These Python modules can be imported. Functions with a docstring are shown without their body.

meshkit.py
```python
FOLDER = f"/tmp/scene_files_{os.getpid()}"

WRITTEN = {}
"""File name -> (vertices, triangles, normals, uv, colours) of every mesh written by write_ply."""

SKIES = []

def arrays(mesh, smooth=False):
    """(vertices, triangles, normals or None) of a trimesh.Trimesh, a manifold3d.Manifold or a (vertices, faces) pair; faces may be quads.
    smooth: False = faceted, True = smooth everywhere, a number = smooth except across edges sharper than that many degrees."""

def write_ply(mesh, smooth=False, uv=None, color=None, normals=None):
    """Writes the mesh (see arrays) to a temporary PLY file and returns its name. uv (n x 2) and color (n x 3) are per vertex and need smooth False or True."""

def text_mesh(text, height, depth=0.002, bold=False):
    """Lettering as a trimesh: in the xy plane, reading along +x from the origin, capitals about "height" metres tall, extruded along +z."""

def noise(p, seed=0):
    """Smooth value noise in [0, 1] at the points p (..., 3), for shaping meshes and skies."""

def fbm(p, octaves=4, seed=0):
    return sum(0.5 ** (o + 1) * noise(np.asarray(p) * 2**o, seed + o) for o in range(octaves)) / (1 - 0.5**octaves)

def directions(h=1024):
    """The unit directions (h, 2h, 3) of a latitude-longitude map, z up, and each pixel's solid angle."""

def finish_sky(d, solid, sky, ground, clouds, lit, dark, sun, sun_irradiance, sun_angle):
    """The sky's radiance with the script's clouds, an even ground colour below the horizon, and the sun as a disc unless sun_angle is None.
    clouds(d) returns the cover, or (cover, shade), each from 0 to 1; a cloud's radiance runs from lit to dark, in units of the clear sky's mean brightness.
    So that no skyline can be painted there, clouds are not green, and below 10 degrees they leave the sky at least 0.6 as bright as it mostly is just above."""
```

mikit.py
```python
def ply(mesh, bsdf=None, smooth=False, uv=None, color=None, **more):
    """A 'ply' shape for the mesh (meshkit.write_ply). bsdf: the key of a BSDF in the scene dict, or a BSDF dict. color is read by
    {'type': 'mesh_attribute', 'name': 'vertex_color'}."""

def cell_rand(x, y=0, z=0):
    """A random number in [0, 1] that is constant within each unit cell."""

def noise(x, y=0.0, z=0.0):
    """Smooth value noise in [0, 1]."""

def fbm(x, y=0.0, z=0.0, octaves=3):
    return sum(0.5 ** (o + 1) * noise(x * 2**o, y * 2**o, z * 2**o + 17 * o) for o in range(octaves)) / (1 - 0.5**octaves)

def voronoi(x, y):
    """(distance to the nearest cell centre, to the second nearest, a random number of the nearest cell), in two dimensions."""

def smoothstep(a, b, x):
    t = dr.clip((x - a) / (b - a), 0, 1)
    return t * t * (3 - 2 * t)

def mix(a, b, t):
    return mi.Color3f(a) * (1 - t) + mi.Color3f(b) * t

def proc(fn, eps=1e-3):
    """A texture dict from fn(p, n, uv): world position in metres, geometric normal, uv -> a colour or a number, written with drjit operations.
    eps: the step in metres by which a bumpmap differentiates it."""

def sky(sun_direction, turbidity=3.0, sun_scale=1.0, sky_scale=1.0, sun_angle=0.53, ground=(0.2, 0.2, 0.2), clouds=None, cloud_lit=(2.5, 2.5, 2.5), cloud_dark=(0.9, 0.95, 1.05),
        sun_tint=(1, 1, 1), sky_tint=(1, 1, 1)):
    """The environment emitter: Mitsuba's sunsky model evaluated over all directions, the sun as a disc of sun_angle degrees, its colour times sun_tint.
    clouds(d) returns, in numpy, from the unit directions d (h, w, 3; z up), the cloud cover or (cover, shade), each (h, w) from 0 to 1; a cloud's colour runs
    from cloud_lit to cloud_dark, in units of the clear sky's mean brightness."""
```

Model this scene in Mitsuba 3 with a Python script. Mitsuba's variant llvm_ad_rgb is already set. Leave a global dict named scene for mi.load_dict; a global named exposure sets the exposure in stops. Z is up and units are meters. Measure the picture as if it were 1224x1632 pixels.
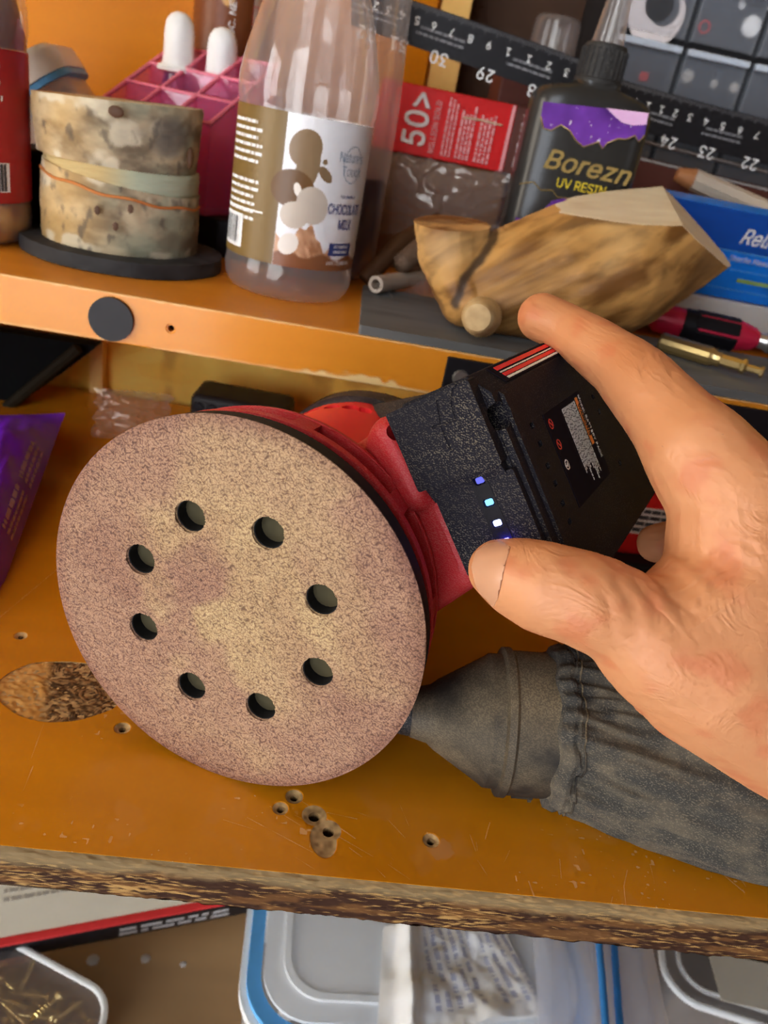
import math, random
import numpy as np, trimesh, manifold3d as m3, drjit as dr, mitsuba as mi, mikit, meshkit
from mikit import noise, fbm, voronoi, smoothstep, mix, cell_rand
from shapely.geometry import Polygon, box as sbox, Point
from shapely.ops import unary_union
T = mi.ScalarTransform4f
scene, labels = {}, {}
rng = np.random.default_rng(7)
random.seed(7)

# ------------------------------------------------------------------ camera
F = 1227.0
_dn = np.array([(130 - 612) / F, (3200 - 816) / F, 1]); _dn /= np.linalg.norm(_dn)
_xd = np.array([(12000 - 612) / F, (2500 - 816) / F, 1]); _xd -= _dn * (_xd @ _dn); _xd /= np.linalg.norm(_xd)
RC = np.stack([_xd, np.cross(-_dn, _xd), -_dn], 1)          # camera axes (right, down, forward) from world axes
CAM = np.array([0, -0.1562, 0.2045])
scene['camera'] = {'type': 'thinlens', 'fov': 2 * math.degrees(math.atan(612 / F)), 'fov_axis': 'x', 'aperture_radius': 0.00085,
                   'focus_distance': 0.232, 'near_clip': 0.01, 'far_clip': 20.0,
                   'to_world': T().look_at(origin=CAM.tolist(), target=(CAM + RC[2]).tolist(), up=(-RC[1]).tolist())}
exposure = -2.45

# ------------------------------------------------------------------ light: daylight through the open door and the windows of the workshop
DOOR_LIGHT, WINDOW_LIGHT, RIGHT_LIGHT = (25.0, 28.0, 32.5), (44.0, 39.5, 33.0), (5.0, 5.6, 7.0)
AMBIENT = (0.03, 0.026, 0.022)
scene['room_air_light'] = {'type': 'constant', 'radiance': {'type': 'rgb', 'value': list(AMBIENT)}}


def ray(px, py): return RC.T @ np.array([(px - 612) / F, (py - 816) / F, 1.0])
def P(px, py, Z): return CAM + ray(px, py) * Z
def on_z(px, py, z=0.0): r = ray(px, py); return CAM + r * ((z - CAM[2]) / r[2])
def on_y(px, py, y): r = ray(px, py); return CAM + r * ((y - CAM[1]) / r[1])
def cam2w(v): return RC.T @ np.asarray(v, float)
def unit(v): v = np.asarray(v, float); return v / np.linalg.norm(v)


# ------------------------------------------------------------------ mesh helpers
def to_tm(m):
    if isinstance(m, m3.Manifold):
        q = m.to_mesh(); return trimesh.Trimesh(q.vert_properties[:, :3], q.tri_verts, process=False)
    return m
def man(t):
    t = to_tm(t) if not isinstance(t, m3.Manifold) else None or t
    if isinstance(t, m3.Manifold): return t
    t = t.copy(); t.merge_vertices()
    return m3.Manifold(m3.Mesh(np.asarray(t.vertices, np.float32), np.asarray(t.faces, np.uint32)))
def cat(*ms): return trimesh.util.concatenate([to_tm(m) for m in ms])
def frame(o, x, y, z):
    M = np.eye(4); M[:3, 0], M[:3, 1], M[:3, 2], M[:3, 3] = x, y, z, o; return M
def rotz(deg, o=(0, 0, 0)):
    a = math.radians(deg); return frame(o, (math.cos(a), math.sin(a), 0), (-math.sin(a), math.cos(a), 0), (0, 0, 1))
def euler(o, rx=0, ry=0, rz=0):
    M = trimesh.transformations.euler_matrix(*np.radians([rx, ry, rz])); M[:3, 3] = o; return M
def xf(m, M):
    m = to_tm(m).copy(); m.apply_transform(M); return m
def mv(m, *d): return xf(m, trimesh.transformations.translation_matrix(d))
def bx(sx, sy, sz, c=(0, 0, 0)): return mv(trimesh.creation.box((sx, sy, sz)), *c)
def sph(r, c, n=16): return m3.Manifold.sphere(r, n).translate(tuple(map(float, c)))
def rbox(sx, sy, sz, r=0.001, c=(0, 0, 0), n=8):
    r = min(r, sx / 2.01, sy / 2.01, sz / 2.01)
    return mv(m3.Manifold.batch_hull([sph(r, (i * (sx / 2 - r), j * (sy / 2 - r), k * (sz / 2 - r)), n) for i in (-1, 1) for j in (-1, 1) for k in (-1, 1)]), *c)
def cyl(r, h, c=(0, 0, 0), n=32, r2=None): return to_tm(m3.Manifold.cylinder(h, r, r if r2 is None else r2, n).translate(tuple(map(float, c))))
def cyl_man(p, d, r, h, n=24, r2=None):
    d = unit(d); x = unit(np.cross(d, (0, 0, 1) if abs(d[2]) < .9 else (1, 0, 0)))
    return man(xf(cyl(r, h, n=n, r2=r2), frame(p, x, np.cross(d, x), d)))
def lathe(prof, n=48):
    return to_tm(m3.Manifold.revolve(m3.CrossSection([np.array(prof, float)], m3.FillRule.EvenOdd), n))
def prism(poly, h, z=0.0):
    if not isinstance(poly, Polygon) and not hasattr(poly, 'geoms'): poly = Polygon(poly)
    return cat(*[mv(trimesh.creation.extrude_polygon(g, h, engine='earcut'), 0, 0, z) for g in getattr(poly, 'geoms', [poly])])
def tube(pts, radii, n=12):
    p = np.asarray(pts, float); radii = np.broadcast_to(radii, (len(p),))
    t = np.gradient(p, axis=0); t /= np.linalg.norm(t, axis=1, keepdims=True)
    ref = np.array([0, 0, 1.0]) if abs(t[0][2]) < .9 else np.array([1.0, 0, 0])
    V = []
    for i in range(len(p)):
        a = np.cross(t[i], ref); a /= np.linalg.norm(a); b = np.cross(t[i], a); ref = np.cross(a, t[i])
        an = np.arange(n) * 2 * np.pi / n
        V.append(p[i] + radii[i] * (np.cos(an)[:, None] * a + np.sin(an)[:, None] * b))
    V = np.vstack(V + [p[:1], p[-1:]]); fa = []
    for i in range(len(p) - 1):
        for j in range(n):
            a, b = i * n + j, i * n + (j + 1) % n; fa += [[a, b, b + n], [a, b + n, a + n]]
    e = len(p) * n
    for j in range(n): fa += [[e, (j + 1) % n, j], [e + 1, e - n + j, e - n + (j + 1) % n]]
    m = trimesh.Trimesh(V, fa, process=False); m.fix_normals(); return m
def grid(nu, nv, fn):
    u, v = np.meshgrid(np.linspace(0, 1, nu), np.linspace(0, 1, nv), indexing='ij')
    V = np.stack(fn(u, v), -1).reshape(-1, 3); i, j = np.meshgrid(np.arange(nu - 1), np.arange(nv - 1), indexing='ij')
    a = (i * nv + j).ravel(); f = np.vstack([np.c_[a, a + nv, a + nv + 1], np.c_[a, a + nv + 1, a + 1]])
    return trimesh.Trimesh(V, f, process=False), np.c_[u.ravel(), v.ravel()]
def text(s, h, depth=0.0002, bold=False, center=False, sx=1.0):
    t = meshkit.text_mesh(s, h, depth, bold); t.apply_scale([sx, 1, 1])
    if center: b = t.bounds; t.apply_translation([-(b[0][0] + b[1][0]) / 2, 0, 0])
    return t
def lines(n, w, h, pitch, seed=0, depth=0.0001, lo=.55):
    """n rows of small print as word-shaped bars, first row at y = 0, downwards"""
    r = np.random.default_rng(seed); out = []
    for i in range(n):
        x, end = 0.0, w * r.uniform(lo, 1)
        while x < end:
            l = r.uniform(.8, 3.2) * h; l = min(l, max(end - x, .4 * h)); out.append(bx(l, h, depth, (x + l / 2, -i * pitch, depth / 2))); x += l + .45 * h
    return cat(*out)


def add(key, mesh, bsdf, label=None, cat=None, group=None, kind=None, smooth=32, M=None, uv=None, **more):
    k, i = key, 1
    while k in scene: k = f'{key}_{i:03d}'; i += 1
    mesh = to_tm(mesh); assert len(mesh.faces), k
    if M is not None: mesh = xf(mesh, M)
    scene[k] = mikit.ply(mesh, bsdf, smooth=smooth if uv is None else True, uv=uv, **more)
    info(k, label, cat, group, kind); return k
def info(k, label=None, cat=None, group=None, kind=None):
    d = {a: b for a, b in (('label', label), ('category', cat), ('group', group), ('kind', kind)) if b}
    if d: labels[k] = d
    return k


# ------------------------------------------------------------------ materials
def mat(name, color, rough=.5, two=True, bump=None, bscale=1.0, eps=2e-4, **kw):
    col = {'type': 'rgb', 'value': list(color)} if not callable(color) else mikit.proc(color)
    kw = {'specular': .3, **kw}
    b = {'type': 'principled', 'base_color': col, 'roughness': rough if not callable(rough) else mikit.proc(rough), **kw}
    if bump: b = {'type': 'bumpmap', 'arbitrary': mikit.proc(bump, eps), 'scale': bscale, 'bsdf': b}
    scene[name] = {'type': 'twosided', 'bsdf': b} if two else b
    return name
def thin(name, color, spec=.8, rough=.1, diff=1.0, eta=1.4):
    scene[name] = {'type': 'principledthin', 'base_color': {'type': 'rgb', 'value': list(color)}, 'roughness': rough, 'spec_trans': spec, 'diff_trans': diff, 'eta': eta}
    return name
def spk(p, s, lo=.58, hi=.7): return smoothstep(lo, hi, noise(p.x * s, p.y * s, p.z * s))
def dusty(base, dust, amt=.6, s=2200, ps=40, lo=.55, hi=.75):
    return lambda p, n, uv: mix(base, dust, amt * spk(p, s, lo, hi) * (.35 + .65 * smoothstep(.35, .65, fbm(p.x * ps, p.y * ps, p.z * ps))))

SCRATCH = []
_r = np.random.default_rng(31)
for px, py, ang, L, w in [(500, 1290, 35, .034, .00028), (470, 1310, 32, .020, .00022), (545, 1300, 12, .010, .0003), (445, 1330, 28, .024, .0002), (560, 1345, 30, .016, .0002), (60, 1180, -70, .016, .0003), (45, 1240, -68, .010, .0003), (850, 1425, 70, .009, .0004), (40, 950, -40, .05, .0003), (1130, 1375, 35, .014, .0005), (1160, 1400, 40, .012, .0004)] + \
        [(_r.uniform(620, 1220), _r.uniform(1290, 1440), _r.uniform(55, 125), _r.uniform(.003, .010), _r.uniform(.00014, .0003)) for _ in range(22)] + [(_r.uniform(380, 660), _r.uniform(1290, 1400), _r.uniform(15, 50), _r.uniform(.003, .011), _r.uniform(.00014, .00026)) for _ in range(9)]:
    o = on_z(px, py); d = on_z(px + math.cos(math.radians(ang)), py + math.sin(math.radians(ang))) - o; d /= np.linalg.norm(d); SCRATCH.append((float(o[0] - d[0] * L / 2), float(o[1] - d[1] * L / 2), float(d[0]), float(d[1]), float(L), float(w)))
def table_col(p, n, uv):
    g = fbm(p.x * 9, p.y * 60, p.z * 9)
    c = mix((.47, .165, .004), (.60, .225, .006), g)
    # fine scratches and specks in the varnish
    sp = smoothstep(.90, .94, noise(p.x * 620, p.y * 620)) * smoothstep(.48, .6, fbm(p.x * 35, p.y * 35 + 4)) * smoothstep(.09, .03, p.y)
    wob = .0007 * (noise(p.x * 190, p.y * 190) - .5)
    s1 = mi.Float(0)
    for x0, y0, dx, dy, L, w in SCRATCH:
        t = dr.clip((p.x - x0) * dx + (p.y - y0) * dy, 0, L); s1 = dr.maximum(s1, smoothstep(w, .3 * w, dr.sqrt(dr.square(p.x - x0 - dx * t) + dr.square(p.y - y0 - dy * t)) + dr.abs(wob) * .6))
    c = mix(c, (.80, .50, .24), .62 * s1 * (.35 + .65 * noise(p.x * 420, p.y * 420)) + .55 * sp)
    c = mix(c, (.62, .33, .13), .10 * smoothstep(.64, .74, fbm(p.x * 75, p.y * 75 + 20)) * smoothstep(.05, .02, p.y))
    ring = dr.sqrt(dr.square((p.x - .0605) / .0042) + dr.square((p.y - .0135) / .0042))
    c = mix(c, (.55, .26, .10), .5 * smoothstep(1.1, .8, ring + .5 * (noise(p.x * 700, p.y * 700) - .5)))
    st = dr.sqrt(dr.square((p.x - .1635) / .0040) + dr.square((p.y - .0225) / .0014)) + 1.1 * (noise(p.x * 900, p.y * 900) - .5)
    c = mix(c, (.02, .012, .01), smoothstep(1.1, .9, st))
    raw = mix((.20, .12, .05), (.62, .42, .2), noise(p.x * 700, p.y * 700, p.z * 300))
    raw = mix(raw, (.05, .028, .012), smoothstep(-.0015, -.0032, p.z))
    return mix(c, raw, smoothstep(-.00012, -.0003, p.z))
mat('table_varnish', table_col, rough=lambda p, n, uv: .22 + .14 * fbm(p.x * 40, p.y * 40), specular=.5, clearcoat=.25, clearcoat_gloss=.9)

def fibre(p, n, uv):
    a = noise(p.x * 300 + 2 * noise(p.x * 60, 0, p.z * 200), p.y * 700, p.z * 1300); b = noise(p.x * 520 + 7, p.y * 900, p.z * 2600); c = fbm(p.x * 30, p.y * 30, p.z * 90)
    t = .55 * a + .45 * b
    k = mix((.034, .011, .004), (.40, .225, .075), smoothstep(.48, .84, t + .45 * (c - .5)))
    k = mix(k, (.20, .085, .022), smoothstep(.45, .7, noise(p.x * 90, p.y * 90, p.z * 400)) * .45)
    return mix(k, (.27, .19, .09), .7 * smoothstep(-.0062, -.0018, p.z + .004 * (fbm(p.x * 70, 0, 3) - .4)))
mat('raw_board_edge', fibre, rough=.85, bump=lambda p, n, uv: .0012 * noise(p.x * 160, p.y * 500, p.z * 1100) + .0006 * noise(p.x * 500, p.y * 900, p.z * 2400), bscale=.6)
def patch_col(p, n, uv):
    t = .5 * noise(p.x * 500 + 200 * noise(p.x * 90, p.y * 90), p.y * 380) + .5 * noise(p.x * 900, p.y * 1300)
    c = mix((.05, .024, .009), (.30, .17, .07), smoothstep(.35, .75, t))
    left = smoothstep(-.0775, -.0835, p.x + .25 * (p.y - .066) + .003 * noise(p.x * 200, p.y * 200))
    return mix(c, mix((.50, .24, .05), (.62, .36, .13), fbm(p.x * 150, p.y * 150)), left)
mat('bare_fibreboard', patch_col, rough=.7, bump=lambda p, n, uv: .0009 * noise(p.x * 600, p.y * 800), bscale=.5)

def shelf_col(p, n, uv):
    g = fbm(p.x * 7, p.y * 50, p.z * 70)
    c = mix((.60, .20, .010), (.72, .26, .022), g)
    edge = smoothstep(.0887 + .0022 * fbm(p.x * 90, 3, 1), .0869, p.z) * smoothstep(.30, .50, fbm(p.x * 45, 1, 8) + .35 * smoothstep(.06, .02, dr.abs(p.x - .035)))
    chip = smoothstep(.0935, .0905, p.z + .004 * dr.abs((p.x - .02) / .03) + .0035 * (noise(p.x * 260, 2, p.z * 300) - .5)) * smoothstep(.055, .047, dr.abs(p.x - .022))
    top = smoothstep(.1098, .1106, p.z + .0006 * (noise(p.x * 240, 6) - .5)) * smoothstep(.2105, .2088, p.y)
    c = mix(c, (.80, .55, .25), dr.clip(.8 * edge + chip + .55 * top, 0, 1) * smoothstep(.2115, .2100, p.y))
    return mix(c, (.06, .03, .012), smoothstep(.2115, .2135, p.y) * smoothstep(.1105, .1100, p.z) * smoothstep(.0880, .0885, p.z))
mat('shelf_varnish', shelf_col, rough=.33, clearcoat=.25, clearcoat_gloss=.8)
mat('orange_panel', lambda p, n, uv: mix((.48, .145, .0), (.58, .195, .001), fbm(p.x * 8, p.y * 8, p.z * 45)), rough=.4, specular=.12)
mat('dark_panel', lambda p, n, uv: mix((.045, .018, .007), (.085, .035, .012), fbm(p.x * 40, p.y * 8, p.z * 12)), rough=.6)
mat('lumber', lambda p, n, uv: mix((.72, .42, .11), (.85, .56, .19), fbm(p.x * 90, p.y * 60, p.z * 9)), rough=.65)
def osb(p, n, uv):
    a, b, r = voronoi(p.x * 42 + 2 * noise(p.x * 20, p.z * 20), p.z * 70)
    return mix(mix((.86, .50, .06), (.95, .66, .15), fbm(p.x * 60, p.z * 90) * .6 + .4 * r), (.50, .24, .035), .65 * smoothstep(.55, .72, fbm(p.x * 38, p.z * 38)))
mat('osb_board', osb, rough=.75)
mat('brown_shelf', lambda p, n, uv: mix((.27, .16, .075), (.42, .26, .12), fbm(p.x * 6, p.y * 30)), rough=.5)
mat('room_paint', (.22, .16, .10), rough=.9)
mat('floor_concrete', lambda p, n, uv: mix((.25, .23, .21), (.35, .33, .3), fbm(p.x * 4, p.y * 4)), rough=.9)
mat('white_paint', (.8, .79, .76), rough=.4); mat('ceiling_wood', (.26, .18, .10), rough=.8)
# ------------------------------------------------------------------ the setting
RX0, RX1, RY0, RY1, RZ0, RZ1 = -1.9, 1.9, -1.45, .62, -.85, 1.55
def struct(k, mesh, m, label=None): return add(k, mesh, m, label, kind='structure', smooth=False)
struct('floor', bx(RX1 - RX0, RY1 - RY0, .04, ((RX0 + RX1) / 2, (RY0 + RY1) / 2, RZ0 - .02)), 'floor_concrete')
struct('ceiling', bx(RX1 - RX0, RY1 - RY0, .04, ((RX0 + RX1) / 2, (RY0 + RY1) / 2, RZ1 + .02)), 'ceiling_wood')
struct('wall_back', bx(RX1 - RX0, .04, RZ1 - RZ0, ((RX0 + RX1) / 2, RY1 + .02, (RZ0 + RZ1) / 2)), 'osb_board', 'yellow oriented strand board wall behind the bench')
WIN = {'window_1': (('left', RX0), -1.32, -.25, -.25, 1.15), 'window_2': (('right', RX1), -1.3, -.75, .25, 1.15)}
for key, ((side, X), y0, y1, z0, z1) in WIN.items():
    w = man(bx(.04, RY1 - RY0, RZ1 - RZ0, (X + (.02 if X > 0 else -.02), (RY0 + RY1) / 2, (RZ0 + RZ1) / 2))) - man(bx(.2, y1 - y0, z1 - z0, (X, (y0 + y1) / 2, (z0 + z1) / 2)))
    struct('wall_' + side, w, 'room_paint')
    fr = man(bx(.05, y1 - y0 + .1, z1 - z0 + .1, (X, (y0 + y1) / 2, (z0 + z1) / 2))) - man(bx(.2, y1 - y0, z1 - z0, (X, (y0 + y1) / 2, (z0 + z1) / 2)))
    struct(key + '__frame', cat(fr, bx(.03, y1 - y0, .04, (X, (y0 + y1) / 2, (z0 + z1) / 2)), bx(.03, .04, z1 - z0, (X, (y0 + y1) / 2, (z0 + z1) / 2))), 'white_paint')
    labels.pop(key + '__frame'); info(key, kind='structure')
    s = 1 if X < 0 else -1; L = WINDOW_LIGHT if X < 0 else RIGHT_LIGHT
    v = np.array([[X - s * .02, y0, z0], [X - s * .02, y1, z0], [X - s * .02, y1, z1], [X - s * .02, y0, z1]])
    pane = trimesh.Trimesh(v, [[0, 1, 2], [0, 2, 3]] if s > 0 else [[0, 2, 1], [0, 3, 2]], process=False)
    add(key + '__daylit_pane', pane, 'white_paint', smooth=False, emitter={'type': 'area', 'radiance': {'type': 'rgb', 'value': list(L)}})
dx0, dx1, dz1 = -1.15, -.20, 1.35
w = man(bx(RX1 - RX0, .04, RZ1 - RZ0, ((RX0 + RX1) / 2, RY0 - .02, (RZ0 + RZ1) / 2))) - man(bx(dx1 - dx0, .3, dz1 - RZ0, ((dx0 + dx1) / 2, RY0, (RZ0 + dz1) / 2)))
struct('wall_front', w, 'room_paint')
fr = man(bx(dx1 - dx0 + .12, .06, dz1 - RZ0 + .06, ((dx0 + dx1) / 2, RY0, (RZ0 + dz1) / 2 + .03))) - man(bx(dx1 - dx0, .3, dz1 - RZ0, ((dx0 + dx1) / 2, RY0, (RZ0 + dz1) / 2)))
struct('door_1__frame', fr, 'white_paint'); labels.pop('door_1__frame'); info('door_1', kind='structure')
v = np.array([[dx0, RY0 - .02, RZ0], [dx1, RY0 - .02, RZ0], [dx1, RY0 - .02, dz1], [dx0, RY0 - .02, dz1]])
add('door_1__daylight', trimesh.Trimesh(v, [[0, 2, 1], [0, 3, 2]], process=False), 'white_paint', smooth=False, emitter={'type': 'area', 'radiance': {'type': 'rgb', 'value': list(DOOR_LIGHT)}})

# upper back: varnished panel, lumber post, dark recess
PY = .47
x1 = on_y(688, 60, PY)[0]
add('back_panel', cat(bx(x1 + .62, .016, .26, ((x1 - .62) / 2, PY + .008, .241)), bx(x1 + .62, .016, .3, ((x1 - .62) / 2, PY + .008, .5255))), 'orange_panel', 'orange varnished board standing behind the bottles', 'wooden board', smooth=False)
labels['back_panel']['category'] = 'board'
x2 = on_y(694, 60, PY)[0]; x3 = on_y(752, 15, PY)[0]
add('wall_stud', rbox(x3 - x2, .04, .56, .001, ((x2 + x3) / 2, PY + .022, .391)), 'lumber', 'pale lumber post beside the orange board, behind the black ruler', 'post')
add('wall_recess', bx(.50, .015, .56, (x3 + .2535, PY + .08, .391)), 'dark_panel', 'dark brown board behind the black ruler', 'board', smooth=False)

# ------------------------------------------------------------------ workbench
def hole_pts(): return [(195, 1160, .0016), (33, 1013, .0014), (469, 1269, .0017), (447, 1288, .0015), (501, 1299, .0024), (524, 1323, .0024), (687, 1339, .0016)]
TB = .365
top = man(prism([(-.75, -.0), (.75, -.0), (.75, TB), (-.75, TB)], .0176, -.0176))
for px, py, r in hole_pts():
    c = on_z(px, py)
    top = top - cyl_man(c - [0, 0, .010], (0, 0, 1), r * .8, .02, 14) - man(mv(lathe([(0, -.0011), (r * 1.05, -.0009), (r * 2.2, .0003), (0, .0003)], 18), *c))
c = on_z(516, 1330); top = top - man(xf(m3.Manifold.sphere(1, 24).scale((.0046, .0072, .0011)), euler(c + [0, -.002, .0002], 0, 0, 10)))
pc = on_z(97, 1100); an = np.linspace(0, 2 * np.pi, 60, endpoint=False)
rr = 1 + .08 * (meshkit.noise(np.c_[3 * np.cos(an), 3 * np.sin(an), an * 0]) - .5)
ppoly = Polygon(np.c_[pc[0] + .0215 * rr * np.cos(an), pc[1] + .0165 * rr * np.sin(an)])
top = top - man(prism(ppoly, .002, -.0008))
add('workbench__tabletop', top, 'table_varnish', smooth=25)
info('workbench', 'varnished orange wooden workbench with scratched top and raw chipped front edge', 'workbench')
pm, _ = grid(70, 70, lambda u, v: (pc[0] - .0225 + .045 * u, pc[1] - .0175 + .035 * v, -.0012 + .0011 * meshkit.fbm(np.stack([u * 26, v * 22, u * 0], -1), 3)))
keep = [Polygon(ppoly).buffer(.0002).contains(Point(*q)) for q in pm.triangles_center[:, :2]]
pm.update_faces(np.array(keep)); add('workbench__bare_patch', pm, 'bare_fibreboard', 'bare fibre patch where the veneer is torn away', smooth=True)
def edge_fn(u, v):
    x = -.75 + 1.5 * u; bot = -.0163 - .018 * (x + .02) * (np.abs(x) < .4)
    z = -.0001 + (bot + .0001) * v + .0004 * (v > .99) * (meshkit.noise(np.stack([x * 240, v, v], -1)) - .5)
    q = np.stack([x * 170, v * 0, z * 1400], -1)
    y = -.0007 - .0011 * meshkit.fbm(q, 3) - .0006 * meshkit.noise(q * 3) + .0007 * (v < .08)
    return x, np.where((v <= 0) | (v >= 1), .0002, y), z
em, _ = grid(2200, 26, edge_fn)
add('workbench__front_edge', em, 'raw_board_edge', 'raw fibrous chipboard front edge', smooth=True)
add('workbench__lower_shelf', bx(1.4, .55, .018, (0, .12, -.309)), 'brown_shelf', smooth=False)
for sx in (-1, 1):
    for y in (.06, .34): add('workbench__leg', rbox(.06, .045, .83, .002, (sx * .66, y, -.0177 - .415)), 'lumber')

# upper shelf
SZ, SY = .111, .2085
sh = man(rbox(1.3, .36, .0235, .0008, (0, SY + .18, SZ - .01175), 6))
hc = on_y(272, 524, SY); sh = sh - cyl_man(hc + [0, .012, 0], (0, -1, 0), .0016, .02, 14) - cyl_man(hc + [0, .0006, 0], (0, -1, 0), .0020, .003, 16, .0042)
add('wall_shelf__board', sh, 'shelf_varnish'); info('wall_shelf', 'orange varnished shelf board with worn edges running above the bench', 'shelf')
for sx in (-.262, .62): add('wall_shelf__end_panel', bx(.02, .34, .0873, (sx, SY + .185, .04365)), 'orange_panel', smooth=False)
BY = .372
add('backboard', bx(1.3, .012, .30, (0, BY + .006, -.063)), 'osb_board', 'yellow strand board closing the gap under the upper shelf', 'board', smooth=False)
q = on_y(152, 590, BY - .012)
add('corner_post', rbox(.009, .010, .0868, .0006, (q[0], BY - .0055, .0434)), 'lumber', 'narrow pale lumber strip against the strand board', 'post')

# ------------------------------------------------------------------ sander materials
SC = CAM + cam2w((-.0476935, .0314120, .2352554))          # centre of the sanding disc face
SN = np.array([-0.34772071, -0.93580844, 0.05790401])
SA = -unit(SN)                                              # from the disc into the tool
BR = cam2w((.782, -.266, -.563)); SXv = unit(BR - SA * (BR @ SA)); SYv = np.cross(SA, SXv)
S = frame(SC, SXv, SYv, SA)
Si = np.linalg.inv(S)
def paper(p, n, uv):
    lx = (p.x - SC[0]) * SXv[0] + (p.y - SC[1]) * SXv[1] + (p.z - SC[2]) * SXv[2]
    ly = (p.x - SC[0]) * SYv[0] + (p.y - SC[1]) * SYv[1] + (p.z - SC[2]) * SYv[2]
    r = dr.sqrt(lx * lx + ly * ly)
    g = .5 * noise(lx * 900 + 31, ly * 900) + .5 * noise(lx * 2400 + 50, ly * 2400)
    vd = voronoi(lx * 1450 + 1.6 * noise(lx * 700, ly * 700), ly * 1450 + 1.6 * noise(lx * 700 + 9, ly * 700))[0]; g = dr.clip(1.05 - 1.15 * vd + .7 * (g - .5), 0, 1)
    a = mix((.105, .046, .030), (.36, .208, .128), g)
    wear = smoothstep(.42, .66, fbm(lx * 55 + 3, ly * 55, 2)) * smoothstep(.050, .012, r) + .55 * smoothstep(.5, .7, fbm(lx * 30, ly * 30 + 5, 8))
    a = mix(a, mix((.17, .10, .045), (.52, .37, .18), g), dr.clip(wear, 0, 1) * .72)
    return mix(a, a * mi.Color3f(.66, .52, .56), .6 * smoothstep(.056, .0625, r) + .35 * smoothstep(.52, .36, fbm(lx * 38 + 20, ly * 38, 5)))
mat('sandpaper_grit', paper, rough=.7, specular=.35)
mat('paper_back', (.62, .55, .45), rough=.9)
DUST = (.42, .34, .23)
mat('black_foam', (.008, .008, .009), rough=.6, specular=.3)
mat('dusty_black', dusty((.012, .012, .015), DUST, .35, 2900, 30, .5, .85), rough=.55)
B3W = cam2w(unit((.48, -.318, .817)))
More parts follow.
